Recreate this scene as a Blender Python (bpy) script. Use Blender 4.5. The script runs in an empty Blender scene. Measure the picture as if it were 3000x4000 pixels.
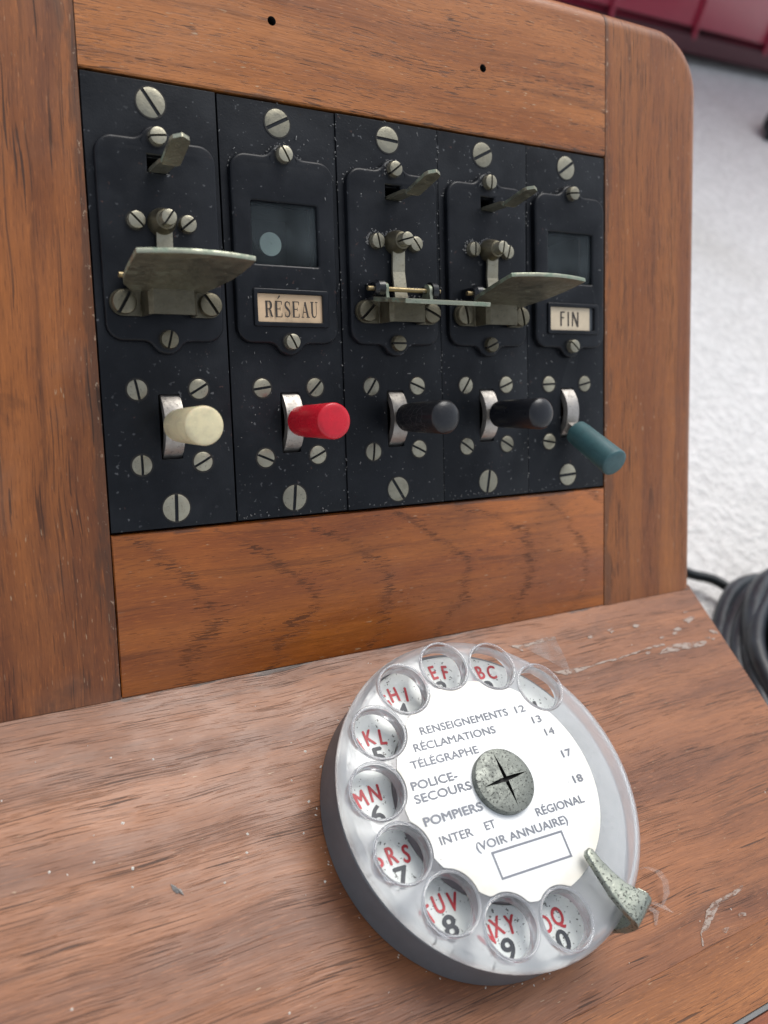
import bpy, bmesh, math, random
from mathutils import Matrix, Vector
random.seed(7)
SC = bpy.context.scene
COL = SC.collection
K = 0.0285                      # one switch module is 28.5 mm wide; all shapes below are in module widths
J = 4.526                       # length of the sloping face from the modules' top edge to the writing shelf
LEAN = math.radians(47)         # how far the face leans back
AD = 0.822                      # angle between the face's normal and the shelf
FH = 3.0                        # height of the shelf over the floor
s_, c_ = math.sin(LEAN), math.cos(LEAN)
FACE = Matrix(((1, 0, 0, 0), (0, s_, -c_, K*J*s_), (0, c_, s_, K*(FH+J*c_)), (0, 0, 0, 1)))
sa, ca = math.sin(AD), math.cos(AD)
SHELF = FACE @ Matrix(((1, 0, 0, 0), (0, sa, ca, -J*K), (0, -ca, sa, 0), (0, 0, 0, 1)))

# ------------------------------------------------------------------ camera
cam = bpy.data.cameras.new('camera')
camo = bpy.data.objects.new('camera', cam); COL.objects.link(camo); SC.camera = camo
CP = Vector((-1.3421022, -2.40898694, 6.34478751))
R0 = (0.86199662, -0.02950567, 0.50605458); R1 = (-0.08648815, -0.99222735, 0.08946893); R2 = (0.49948136, -0.12088964, -0.85784851)
camo.matrix_world = FACE @ Matrix(((R0[0], -R1[0], -R2[0], CP.x*K), (R0[1], -R1[1], -R2[1], CP.y*K), (R0[2], -R1[2], -R2[2], CP.z*K), (0, 0, 0, 1)))
cam.sensor_fit = 'HORIZONTAL'; cam.sensor_width = 36.0; cam.lens = 36.0*3275.0/3000.0
cam.clip_start = 0.005; cam.clip_end = 100
cam.dof.use_dof = True; cam.dof.focus_distance = 6.7*K; cam.dof.aperture_fstop = 20.0
SC.render.resolution_x = 768; SC.render.resolution_y = 1024

# ------------------------------------------------------------------ light: overcast daylight
world = bpy.data.worlds.new('World'); SC.world = world; world.use_nodes = True
wn = world.node_tree; wn.nodes.clear()
SUN_EL, SUN_AZ = math.radians(60), math.radians(38)      # azimuth from +Y towards +X
sky = wn.nodes.new('ShaderNodeTexSky'); sky.sky_type = 'NISHITA'; sky.sun_disc = False
sky.sun_elevation = SUN_EL; sky.sun_rotation = SUN_AZ
sky.air_density = 1.0; sky.dust_density = 2.2; sky.ozone_density = 1.0
hs = wn.nodes.new('ShaderNodeHueSaturation'); hs.inputs['Saturation'].default_value = 0.34
bg = wn.nodes.new('ShaderNodeBackground'); bg.inputs[1].default_value = 0.15
wo = wn.nodes.new('ShaderNodeOutputWorld')
wn.links.new(sky.outputs[0], hs.inputs['Color']); wn.links.new(hs.outputs[0], bg.inputs[0]); wn.links.new(bg.outputs[0], wo.inputs[0])
sun = bpy.data.lights.new('sun', 'SUN'); sun.energy = 1.35; sun.angle = math.radians(35); sun.color = (1, .965, .91)
suno = bpy.data.objects.new('sun', sun); COL.objects.link(suno)
sd = Vector((math.sin(SUN_AZ)*math.cos(SUN_EL), math.cos(SUN_AZ)*math.cos(SUN_EL), math.sin(SUN_EL)))
suno.rotation_euler = sd.to_track_quat('Z', 'Y').to_euler(); suno.location = (0, 0, 2)
vs = SC.view_settings; vs.view_transform = 'Standard'; vs.look = 'None'; vs.exposure = 0.36; vs.gamma = 1
SC.render.engine = 'CYCLES'
SC.cycles.max_bounces = 10; SC.cycles.transmission_bounces = 8; SC.cycles.transparent_max_bounces = 8

# ------------------------------------------------------------------ materials
class NT:
    def __init__(self, name):
        self.m = bpy.data.materials.new(name); self.m.use_nodes = True
        self.t = self.m.node_tree; self.t.nodes.clear()
        self.out = self.n('ShaderNodeOutputMaterial'); self.b = self.n('ShaderNodeBsdfPrincipled')
        self.l(self.b.outputs[0], self.out.inputs[0])
    def n(self, k, **kw):
        x = self.t.nodes.new(k)
        for a, v in kw.items(): setattr(x, a, v)
        return x
    def l(self, a, b): self.t.links.new(a, b)
    def s(self, inp, v):
        if isinstance(v, (int, float, tuple, list)): inp.default_value = v
        else: self.l(v, inp)
    def coord(self, scale=(1, 1, 1), rot=(0, 0, 0), loc=(0, 0, 0), src=None):
        if src is None:
            if not hasattr(self, 'tc'): self.tc = self.n('ShaderNodeTexCoord')
            src = self.tc.outputs['Object']; f = 1.0/K
        else: f = 1.0
        mp = self.n('ShaderNodeMapping'); mp.inputs['Scale'].default_value = tuple(q*f for q in scale)
        mp.inputs['Rotation'].default_value = rot; mp.inputs['Location'].default_value = loc
        self.l(src, mp.inputs['Vector']); return mp.outputs[0]
    def noise(self, vec, scale=1, detail=2, rough=.5, dist=0):
        x = self.n('ShaderNodeTexNoise'); self.l(vec, x.inputs['Vector'])
        x.inputs['Scale'].default_value = scale; x.inputs['Detail'].default_value = detail
        x.inputs['Roughness'].default_value = rough; x.inputs['Distortion'].default_value = dist
        return x.outputs['Fac']
    def math(self, op, a, b=0.0, c=None, clamp=False):
        x = self.n('ShaderNodeMath', operation=op, use_clamp=clamp); self.s(x.inputs[0], a); self.s(x.inputs[1], b)
        if c is not None: self.s(x.inputs[2], c)
        return x.outputs[0]
    def step(self, v, lo, hi, a=0.0, b=1.0):
        x = self.n('ShaderNodeMapRange', interpolation_type='SMOOTHSTEP'); self.s(x.inputs['Value'], v)
        self.s(x.inputs['From Min'], lo); self.s(x.inputs['From Max'], hi); self.s(x.inputs['To Min'], a); self.s(x.inputs['To Max'], b)
        return x.outputs[0]
    def mix(self, f, a, b, mode='MIX'):
        x = self.n('ShaderNodeMix', data_type='RGBA', blend_type=mode); self.s(x.inputs[0], f)
        for i, v in ((6, a), (7, b)):
            if isinstance(v, (tuple, list)): v = (v[0], v[1], v[2], 1)
            self.s(x.inputs[i], v)
        return x.outputs[2]
    def bump(self, h, strength=.3, dist=.01):
        x = self.n('ShaderNodeBump'); x.inputs['Strength'].default_value = strength; x.inputs['Distance'].default_value = dist*K
        self.l(h, x.inputs['Height']); self.l(x.outputs[0], self.b.inputs['Normal']); return x
    def set(self, **kw):
        for a, v in kw.items():
            a = a.replace('_', ' ')
            if isinstance(v, (tuple, list)) and len(v) == 3: v = (v[0], v[1], v[2], 1)
            self.s(self.b.inputs[a], v)
        return self.m

def wood(name, dark, light, grain='x', seed=0, pore=.5, plen=4.0, pthick=60, figure=False, rough=(.36, .52), stain=.5, chips=.5, edge=None, slant=0.0, warp=.16, pdark=.85, coat=.12, ek=.75, edge_x=None, soft=1.0):
    m = NT(name)
    rot = (0, 0, slant) if grain == 'x' else (0, 0, math.pi/2+slant)
    base = m.coord(rot=rot, loc=(seed*3.7, seed*1.9, seed))
    wv = m.n('ShaderNodeTexNoise'); m.l(base, wv.inputs['Vector']); wv.inputs['Scale'].default_value = .55; wv.inputs['Detail'].default_value = 2
    off = m.n('ShaderNodeVectorMath', operation='SCALE'); sub = m.n('ShaderNodeVectorMath', operation='SUBTRACT')
    m.l(wv.outputs['Color'], sub.inputs[0]); sub.inputs[1].default_value = (.5, .5, .5)
    m.l(sub.outputs[0], off.inputs[0]); off.inputs['Scale'].default_value = warp
    add = m.n('ShaderNodeVectorMath', operation='ADD'); m.l(base, add.inputs[0]); m.l(off.outputs[0], add.inputs[1])
    P = add.outputs[0]
    broad = m.noise(m.coord((.28, 2.6, 1), src=P), 1, 3, .55)
    streak = m.noise(m.coord((.35, 11, 3), src=P), 1, 4, .6)
    fibre = m.noise(m.coord((2.2, 75, 20), src=P), 1, 3, .6)
    col = m.mix(m.step(broad, .3, .72), dark, light)
    col = m.mix(m.step(streak, .52, .72, 0, .55*soft), col, tuple(q*.42 for q in dark))
    col = m.mix(1.0, col, m.mix(fibre, (.72, .70, .68), (1.24, 1.24, 1.22)), 'MULTIPLY')
    hair = m.noise(m.coord((7, 95, 20), loc=(1, 6, 2), src=P), 1, 2, .7)
    col = m.mix(m.step(hair, .56, .68, 0, .42*soft), col, tuple(q*.45 for q in dark))
    col = m.mix(m.step(hair, .42, .32, 0, .30), col, tuple(min(1, q*1.55) for q in light))
    # open pores: short dark dashes along the grain, in clusters
    p1 = m.noise(m.coord((plen, pthick, 10), src=P), 1, 1, .4)
    p2 = m.noise(m.coord((plen*2.1, pthick*1.7, 10), loc=(9, 4, 0), src=P), 1, 1, .4)
    clus = m.noise(m.coord((.5, 4.5, 1), loc=(3, 8, 0), src=P), 1, 2, .5)
    thr = m.step(clus, .3, .7, .76-.06*pore, .635-.06*pore)
    if figure:
        sx = m.n('ShaderNodeSeparateXYZ'); m.l(m.coord(), sx.inputs[0])
        wob = m.noise(m.coord((.9, 1.7, 1), loc=(1, 2, 0)), 1, 2, .5)
        yy = m.math('SUBTRACT', sx.outputs[1], -4.05)
        q = m.math('MULTIPLY', m.math('MULTIPLY', yy, yy), 1.25)
        jit = m.math('MULTIPLY', m.noise(m.coord((2.5, 40, 1), loc=(3, 2, 0)), 1, 2, .6), .30)
        f = m.math('ADD', m.math('ADD', m.math('ADD', sx.outputs[0], jit), q), m.math('MULTIPLY', wob, .75))
        fr = m.math('FRACT', m.math('MULTIPLY', f, 1/.82))
        d = m.math('ABSOLUTE', m.math('SUBTRACT', fr, .5))
        ring = m.step(d, .0, .17, 1, 0)
        thr = m.math('SUBTRACT', m.math('ADD', thr, .05), m.math('MULTIPLY', ring, .180))
        col = m.mix(m.math('MULTIPLY', ring, .14), col, tuple(q*.6 for q in dark))
    pm = m.math('MAXIMUM', m.step(p1, thr, m.math('ADD', thr, .020)), m.math('MULTIPLY', m.step(p2, thr, m.math('ADD', thr, .025)), .7))
    pm = m.math('MULTIPLY', pm, m.step(m.noise(m.coord((1.1, 9, 1), loc=(5, 5, 0), src=P), 1, 2), .35, .6, .45, 1))
    col = m.mix(m.math('MULTIPLY', pm, pdark), col, (dark[0]*.22, dark[1]*.24, dark[2]*.30))
    # water stains and wear
    st = m.noise(m.coord((1.1, 1.6, 1), loc=(2, 7, 0)), 1, 5, .65, .6)
    col = m.mix(m.step(st, .6, .72, 0, .45*stain), col, tuple(q*.35 for q in dark))
    st2 = m.noise(m.coord((.9, 1.2, 1), loc=(12, 1, 0)), 1, 4, .6)
    col = m.mix(m.step(st2, .52, .78, 0, .22*stain), col, (.33, .21, .15))
    # pale nicks that show bare wood
    nk = m.noise(m.coord((9, 58, 9), loc=(4, 4, seed), src=base), 1, 2, .5)
    nk2 = m.noise(m.coord((1.2, 1.2, 1), loc=(seed, 3, 1)), 1, 2)
    nm = m.math('MULTIPLY', m.step(nk, .725-.05*chips, .76-.05*chips), m.step(nk2, .38, .6))
    col = m.mix(m.math('MULTIPLY', nm, .8), col, (.50, .36, .22))
    if edge is not None:      # grime settled along a joint at local y = edge
        sy = m.n('ShaderNodeSeparateXYZ'); m.l(m.coord(), sy.inputs[0])
        dd = m.math('ABSOLUTE', m.math('SUBTRACT', sy.outputs[1], edge))
        gn = m.noise(m.coord((1.2, 8, 1)), 1, 4, .7)
        g = m.step(m.math('SUBTRACT', dd, m.math('MULTIPLY', m.math('SUBTRACT', gn, .56), .26)), 0.0, .025, ek, 0)
        col = m.mix(g, col, (.03, .026, .024))
    if edge_x is not None:    # worn, grimy joint at local x = edge_x
        sy = m.n('ShaderNodeSeparateXYZ'); m.l(m.coord(), sy.inputs[0])
        dd = m.math('ABSOLUTE', m.math('SUBTRACT', sy.outputs[0], edge_x))
        gn = m.noise(m.coord((6, 1.0, 1), loc=(3, 1, 0)), 1, 4, .7); g2 = m.noise(m.coord((22, 14, 1), loc=(7, 1, 0)), 1, 3, .7)
        g = m.step(m.math('SUBTRACT', dd, m.math('MULTIPLY', m.math('SUBTRACT', gn, .45), .5)), 0.0, .06, .5, 0)
        col = m.mix(g, col, (.05, .026, .014))
        col = m.mix(m.math('MULTIPLY', m.step(g2, .60, .68), m.step(dd, .055, .015, 0, .8)), col, (.50, .36, .24))
    rg = m.step(m.noise(m.coord((2, 3, 1), loc=(6, 6, 0)), 1, 4, .6), .3, .7, rough[0], rough[1])
    h = m.math('ADD', m.math('MULTIPLY', fibre, .35), m.math('MULTIPLY', pm, -1.4))
    h = m.math('ADD', h, m.math('MULTIPLY', streak, .5))
    m.bump(h, .38, .012)
    return m.set(Base_Color=col, Roughness=m.math('ADD', rg, m.math('MULTIPLY', pm, .25)), IOR=1.5, Coat_Weight=coat, Coat_Roughness=.32)

def metal(name, c, rough=.4, green=.0, spots=.4, metallic=.85, scale=1.0):
    m = NT(name)
    oi = m.n('ShaderNodeObjectInfo'); va = m.n('ShaderNodeVectorMath', operation='ADD'); m.l(m.coord(), va.inputs[0])
    vm_ = m.n('ShaderNodeVectorMath', operation='SCALE'); vm_.inputs[0].default_value = (31, 17, 53); m.l(oi.outputs['Random'], vm_.inputs['Scale']); m.l(vm_.outputs[0], va.inputs[1]); W_ = va.outputs[0]
    n1 = m.noise(m.coord((3*scale,)*3, src=W_), 1, 5, .65)
    n2 = m.noise(m.coord((14*scale,)*3, loc=(3, 1, 2), src=W_), 1, 4, .7)
    n3 = m.noise(m.coord((45*scale,)*3, loc=(8, 1, 2), src=W_), 1, 2, .6)
    c0 = c; vr = m.step(oi.outputs['Random'], 0, 1, .80, 1.12)
    col = m.mix(m.step(n1, .3, .7), tuple(q*.78 for q in c), c)
    col = m.mix(m.step(n2, .5, .75, 0, .32), col, tuple(q*.5 for q in c))
    cv = m.n('ShaderNodeCombineColor'); [m.l(vr, cv.inputs[i_]) for i_ in range(3)]
    col = m.mix(1.0, col, cv.outputs[0], 'MULTIPLY')
    g = m.step(m.math('ADD', m.math('MULTIPLY', n2, .6), m.math('MULTIPLY', n1, .5)), .66-.24*green, .78-.20*green, 0, min(1, green*1.3))
    col = m.mix(g, col, (.17, .24, .17))
    sp = m.step(n3, .66-.08*spots, .70-.08*spots, 0, spots)
    col = m.mix(sp, col, (.03, .032, .026))
    met = m.math('MULTIPLY', m.math('SUBTRACT', 1.0, m.math('MAXIMUM', g, sp)), metallic)
    m.bump(m.math('ADD', n2, m.math('MULTIPLY', n3, .5)), .25, .01)
    return m.set(Base_Color=col, Metallic=met, Roughness=m.step(n2, .3, .7, rough-.08, rough+.15))

def paint(name, c, rough=.42, dust=.5, bumpy=.25, spec=.5):
    m = NT(name)
    oi = m.n('ShaderNodeObjectInfo'); va = m.n('ShaderNodeVectorMath', operation='ADD'); m.l(m.coord(), va.inputs[0])
    vm_ = m.n('ShaderNodeVectorMath', operation='SCALE'); vm_.inputs[0].default_value = (37, 19, 53); m.l(oi.outputs['Random'], vm_.inputs['Scale']); m.l(vm_.outputs[0], va.inputs[1]); W_ = va.outputs[0]
    n1 = m.noise(m.coord((1.6,)*3, src=W_), 1, 5, .65)
    n2 = m.noise(m.coord((60,)*3, src=W_), 1, 2, .6)
    n3 = m.noise(m.coord((26,)*3, loc=(2, 5, 1), src=W_), 1, 1, .5)
    n4 = m.noise(m.coord((2.2,)*3, loc=(7, 5, 1), src=W_), 1, 3, .6)
    col = m.mix(m.step(n1, .35, .7), c, tuple(q*1.7+.004 for q in c))
    sp = m.math('MULTIPLY', m.step(n3, .70, .76), m.step(n4, .42, .62, .15, 1))
    col = m.mix(m.math('MULTIPLY', sp, dust), col, (.30, .31, .32))
    rs = m.math('MULTIPLY', m.step(m.noise(m.coord((19,)*3, loc=(6, 2, 9)), 1, 3, .65), .66, .72), m.step(n4, .48, .6))
    col = m.mix(m.math('MULTIPLY', rs, .6), col, (.11, .055, .042))
    film = m.step(n4, .45, .75, 0, .07*dust)
    col = m.mix(film, col, (.26, .28, .30))
    m.bump(m.math('ADD', m.math('MULTIPLY', n2, .4), n1), bumpy, .012)
    return m.set(Base_Color=col, Roughness=m.step(n1, .3, .7, rough-.05, rough+.1), Specular_IOR_Level=spec)

def plain(name, c, rough=.5, metallic=0.0, **kw):
    m = NT(name)
    n = m.noise(m.coord((5,)*3), 1, 4, .6)
    col = m.mix(m.step(n, .3, .75), tuple(q*.86 for q in c), c)
    return m.set(Base_Color=col, Roughness=rough, Metallic=metallic, **kw)

M = {}
M['stile_l'] = wood('wood_left_stile', (.145, .040, .009), (.355, .115, .024), 'y', 2, pore=.55, plen=1.2, pthick=46, rough=(.36, .5), chips=.75, stain=.8, edge_x=-.007)
M['stile_r'] = wood('wood_right_stile', (.215, .062, .011), (.345, .115, .022), 'y', 5, pore=.5, plen=2.4, pthick=75, rough=(.36, .5), stain=.25, chips=.45, edge_x=5.007)
M['rail_t'] = wood('wood_top_rail', (.280, .086, .018), (.460, .165, .042), 'x', 9, pore=.7, plen=5.0, pthick=80, rough=(.36, .48), chips=.8, stain=.4, edge=.03, ek=.55)
M['rail_b'] = wood('wood_bottom_rail', (.275, .070, .010), (.425, .128, .018), 'x', 4, pore=.42, plen=8.0, pthick=75, figure=True, pdark=.7, rough=(.32, .44), stain=.3, chips=.5, edge=-3.28, ek=.6)
M['desk'] = wood('wood_shelf', (.180, .060, .020), (.345, .130, .046), 'x', 13, pore=.85, plen=1.7, pthick=95, rough=(.34, .48), stain=.6, chips=.35, coat=.16, soft=.55, edge=0.0)
M['lip'] = wood('wood_front_strip', (.235, .080, .021), (.400, .152, .043), 'x', 21, pore=.5, plen=2.0, pthick=60, rough=(.34, .5), stain=.3)
M['mould'] = wood('wood_front_moulding', (.26, .070, .022), (.38, .105, .035), 'x', 25, pore=.3, stain=.2)
M['black'] = paint('black_enamel', (.0035, .0048, .0070), .38, dust=.32, spec=.27)
M['cover'] = paint('black_cover_enamel', (.0035, .0048, .0072), .36, dust=.32, bumpy=.15, spec=.27)
M['void'] = plain('dark_recess', (.004, .004, .005), .8)
M['nickel'] = metal('worn_nickel', (.43, .405, .31), .42, green=.05, spots=.35)
M['nickel_d'] = metal('tarnished_nickel', (.20, .18, .125), .42, green=.12, spots=.45)
M['steel'] = metal('bright_steel', (.50, .47, .43), .42, green=0, spots=.45)
M['slot'] = plain('slot_dark', (.014, .013, .012), .7)  # near-black for slot floors, rings round heads and hub cuts
M['patina'] = metal('tarnished_shutter_metal', (.30, .29, .215), .40, green=.22, spots=.30)
M['patina_e'] = metal('green_edge_metal', (.42, .44, .34), .42, green=.62, spots=.35)
M['patina_l'] = metal('green_edge_nickel', (.36, .345, .26), .38, green=.26, spots=.35)
M['brass'] = metal('dull_brass', (.34, .27, .15), .42, green=.1, spots=.3)
M['bush'] = plain('black_bushing', (.010, .012, .015), .22)
M['fstop'] = metal('pitted_finger_stop', (.40, .43, .37), .36, green=.22, spots=.95, scale=1.15)
M['hub'] = metal('pitted_hub', (.20, .215, .195), .48, green=.10, spots=.95, scale=1.3)

def knobmat(name, c, rough, cracks=0.0, dirt=.3, sss=0.0):
    m = NT(name)
    n1 = m.noise(m.coord((6,)*3), 1, 4, .65); n2 = m.noise(m.coord((30,)*3), 1, 3, .6)
    col = m.mix(m.step(n1, .42, .72, 0, min(1, dirt*1.8)), c, tuple(q*.55+.004 for q in c))
    sc_ = m.step(m.noise(m.coord((50, 50, 6), loc=(2, 2, 2)), 1, 2, .6), .62, .70, 0, .28)
    col = m.mix(sc_, col, tuple(min(1, q*1.3+.03) for q in c))
    col = m.mix(m.step(n2, .66, .74, 0, dirt), col, tuple(q*.4+.02 for q in c))
    h = m.math('ADD', m.math('MULTIPLY', n2, .3), n1)
    if cracks:
        v = m.n('ShaderNodeTexVoronoi', feature='DISTANCE_TO_EDGE'); m.l(m.coord((26, 26, 13)), v.inputs['Vector']); v.inputs['Scale'].default_value = 1
        cr = m.step(v.outputs['Distance'], 0, .09, 1, 0)
        sz = m.n('ShaderNodeSeparateXYZ'); m.l(m.coord(), sz.inputs[0])
        where = m.step(sz.outputs[2], .80, .92, 1, 0)
        cr = m.math('MULTIPLY', cr, where)
        col = m.mix(m.math('MULTIPLY', cr, .6), col, (.045, .045, .048))
        h = m.math('SUBTRACT', h, m.math('MULTIPLY', cr, 2.0))
    m.bump(h, .3 if cracks else .12, .014)
    return m.set(Base_Color=col, Roughness=m.step(n1, .3, .7, rough, rough+.1), IOR=1.5, Subsurface_Weight=sss, Subsurface_Scale=.002)
M['k_cream'] = knobmat('cream_plastic', (.74, .66, .42), .27, dirt=.26, sss=.15)
M['k_red'] = knobmat('red_plastic', (.60, .012, .028), .24, dirt=.25)
M['k_black_c'] = knobmat('cracked_black_rubber', (.012, .013, .016), .30, cracks=1)
M['k_black'] = knobmat('black_plastic', (.010, .011, .015), .26)
M['k_green'] = knobmat('green_plastic', (.050, .125, .135), .42, dirt=.3)
M['basegrey'] = plain('dial_base_grey', (.135, .150, .165), .42)

m = NT('clear_acrylic')
n1 = m.noise(m.coord((1.5,)*3), 1, 4, .6); n2 = m.noise(m.coord((22,)*3), 1, 3, .7)
m.bump(n2, .06, .01)
hd = m.n('ShaderNodeBsdfDiffuse'); hd.inputs[0].default_value = (.80, .82, .85, 1)
htr = m.n('ShaderNodeBsdfTranslucent'); htr.inputs[0].default_value = (.86, .88, .90, 1)
hz = m.n('ShaderNodeMixShader'); hz.inputs[0].default_value = .5; m.l(hd.outputs[0], hz.inputs[1]); m.l(htr.outputs[0], hz.inputs[2])
ms = m.n('ShaderNodeMixShader'); ms.inputs[0].default_value = .29; m.l(m.b.outputs[0], ms.inputs[1]); m.l(hz.outputs[0], ms.inputs[2]); m.l(ms.outputs[0], m.out.inputs[0])
M['acrylic'] = m.set(Base_Color=(1, 1, 1), Transmission_Weight=1.0, Roughness=.13, IOR=1.38, Coat_Weight=.9, Coat_Roughness=.07)
m = NT('clear_boss_acrylic')
hz = m.n('ShaderNodeBsdfDiffuse'); hz.inputs[0].default_value = (.6, .62, .65, 1)
ms = m.n('ShaderNodeMixShader'); ms.inputs[0].default_value = .16; m.l(m.b.outputs[0], ms.inputs[1]); m.l(hz.outputs[0], ms.inputs[2]); m.l(ms.outputs[0], m.out.inputs[0])
M['boss'] = m.set(Base_Color=(1, 1, 1), Transmission_Weight=1.0, Roughness=.05, IOR=1.42, Coat_Weight=.6, Coat_Roughness=.05)

m = NT('speckled_white_enamel')
n1 = m.noise(m.coord((2.2,)*3), 1, 5, .65); n3 = m.noise(m.coord((34,)*3), 1, 2, .6)
col = m.mix(m.step(n1, .42, .68), (.84, .88, .86), (.70, .73, .70))
col = m.mix(m.step(n3, .635, .68, 0, .85), col, (.045, .05, .042))
M['numplate'] = m.set(Base_Color=col, Roughness=.35)
m = NT('white_card')
n1 = m.noise(m.coord((3,)*3), 1, 4, .6); n3 = m.noise(m.coord((25,)*3, loc=(3, 3, 3)), 1, 1, .5)
col = m.mix(m.step(n1, .55, .8, 0, .4), (.92, .94, .93), (.86, .84, .76)); col = m.mix(m.step(n3, .76, .8, 0, .7), col, (.2, .17, .13))
gl = m.n('ShaderNodeVectorMath', operation='LENGTH'); ml_ = m.n('ShaderNodeVectorMath', operation='MULTIPLY'); m.l(m.coord(), ml_.inputs[0]); ml_.inputs[1].default_value = (1, 1, 0); m.l(ml_.outputs[0], gl.inputs[0])
col = m.mix(m.math('MULTIPLY', m.step(gl.outputs['Value'], .60, .86), m.step(n1, .3, .7, .25, .75)), col, (.80, .74, .60))
M['card'] = m.set(Base_Color=col, Roughness=.3, Coat_Weight=.25, Coat_Roughness=.12)
M['red_ink'] = plain('red_ink', (.58, .045, .060), .4)
M['dark_ink'] = plain('dark_ink', (.040, .048, .062), .4)
M['grey_ink'] = plain('grey_ink', (.20, .215, .25), .4)
M['lab_ink'] = plain('label_ink', (.045, .036, .030), .6)
M['paper'] = plain('aged_paper', (.74, .54, .34), .7)
M['paper2'] = plain('pale_paper', (.72, .60, .43), .7)
M['disc'] = plain('white_flag_disc', (.50, .55, .52), .5)
m = NT('dusty_glare_glass')
n1 = m.noise(m.coord((1.8, 5, 1), rot=(0, 0, .8)), 1, 5, .7)
hz = m.n('ShaderNodeBsdfDiffuse'); hz.inputs[0].default_value = (.17, .20, .215, 1)  # diffuse film colours in dust and the pane's bluish reflection
ms = m.n('ShaderNodeMixShader'); m.l(m.step(m.noise(m.coord((1.5, 1.5, 1), loc=(0, .3, 0)), 1, 2), .35, .65, .05, .21), ms.inputs[0]); m.l(m.b.outputs[0], ms.inputs[1]); m.l(hz.outputs[0], ms.inputs[2]); m.l(ms.outputs[0], m.out.inputs[0])
M['glass'] = m.set(Base_Color=(.85, .93, .92), Transmission_Weight=1.0, Roughness=.05, IOR=1.15)
m = NT('dried_glue')
tr = m.n('ShaderNodeBsdfTransparent'); ms = m.n('ShaderNodeMixShader')
m.l(m.step(m.noise(m.coord((10, 26, 6)), 1, 4, .65), .40, .56, .12, .80), ms.inputs[0]); m.l(tr.outputs[0], ms.inputs[1]); m.l(m.b.outputs[0], ms.inputs[2]); m.l(ms.outputs[0], m.out.inputs[0])
M['glue'] = m.set(Base_Color=(.46, .37, .31), Roughness=.35)
M['tape'] = None
m = NT('clear_tape'); 
tr = m.n('ShaderNodeBsdfTransparent'); ms = m.n('ShaderNodeMixShader'); m.l(m.step(m.noise(m.coord((6, 6, 6)), 1, 3), .3, .7, .10, .38), ms.inputs[0]); m.l(tr.outputs[0], ms.inputs[1]); m.l(m.b.outputs[0], ms.inputs[2]); m.l(ms.outputs[0], m.out.inputs[0])
M['tape'] = m.set(Base_Color=(.50, .42, .38), Roughness=.25)
M['dust'] = plain('pale_dust', (.22, .22, .215), .9)
M['speck'] = plain('white_speck', (.80, .78, .70), .8)
M['lint'] = plain('grey_lint', (.34, .33, .31), .9)

m = NT('white_rough_render')
a = m.noise(m.coord((1.6,)*3), 1, 4, .6); b_ = m.noise(m.coord((4.5,)*3, loc=(1, 4, 2)), 1, 4, .65); c2 = m.noise(m.coord((.12,)*3), 1, 3)
col = m.mix(m.step(a, .35, .7), (.84, .84, .83), (.92, .92, .91)); col = m.mix(m.step(c2, .45, .75, 0, .35), col, (.60, .58, .52)); col = m.mix(m.step(b_, .58, .40, 0, .30), col, (.50, .50, .49))  # last mix colours the pits darker, as their shade
m.bump(m.math('ADD', m.math('MULTIPLY', a, .6), m.math('MULTIPLY', b_, 1.0)), .7, .35)
M['floor'] = m.set(Base_Color=col, Roughness=.8)
M['redcase'] = plain('red_lacquer', (.36, .022, .055), .30, Coat_Weight=.5, Coat_Roughness=.15)
M['redcase_d'] = plain('dark_red_trim', (.075, .012, .020), .65)
m = NT('black_sheathing')
n1 = m.noise(m.coord((1.3,)*3), 1, 4, .6)
m.bump(n1, .4, .08)
M['cable'] = m.set(Base_Color=m.mix(m.step(n1, .3, .7), (.007, .010, .015), (.020, .029, .040)), Roughness=.42)
M['cord'] = plain('black_cord', (.014, .019, .022), .4)
M['tan'] = plain('tan_rag', (.40, .34, .20), .9)

# ------------------------------------------------------------------ helpers
WM = {}
def link(name, me, mats, parent, mw):
    o = bpy.data.objects.new(name, me)
    if me is not None and not me.materials:
        for q in (mats if isinstance(mats, (list, tuple)) else [mats]): me.materials.append(q)
    COL.objects.link(o); WM[o.name] = mw.copy()
    if parent is not None:
        o.parent = parent; o.matrix_basis = WM[parent.name].inverted() @ mw
    else: o.matrix_basis = mw
    return o
def T(x, y, z): return Matrix.Translation((x*K, y*K, z*K))
def mesh_from(bm, name, smooth=None):
    bmesh.ops.recalc_face_normals(bm, faces=bm.faces[:])
    for v in bm.verts: v.co *= K
    me = bpy.data.meshes.new(name); bm.to_mesh(me); bm.free()
    if smooth is not None:
        for p in me.polygons: p.use_smooth = True
        me.set_sharp_from_angle(angle=math.radians(smooth))
    return me
def label(o, text, cat=None, group=None):
    o['label'] = text
    if cat: o['category'] = cat
    if group: o['group'] = group
    return o
def add_box(bm, x0, x1, y0, y1, z0, z1, mat=0, M4=None):
    co = [(x, y, z) for z in (z0, z1) for y in (y0, y1) for x in (x0, x1)]
    v = [bm.verts.new(M4 @ Vector(q) if M4 else q) for q in co]
    for f in ((0, 1, 3, 2), (4, 5, 7, 6), (0, 1, 5, 4), (2, 3, 7, 6), (0, 2, 6, 4), (1, 3, 7, 5)):
        fc = bm.faces.new([v[i] for i in f]); fc.material_index = mat
    return v
def bevel_all(bm, w, seg=2):
    bmesh.ops.bevel(bm, geom=bm.edges[:], offset=w, segments=seg, affect='EDGES', profile=.5)
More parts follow.
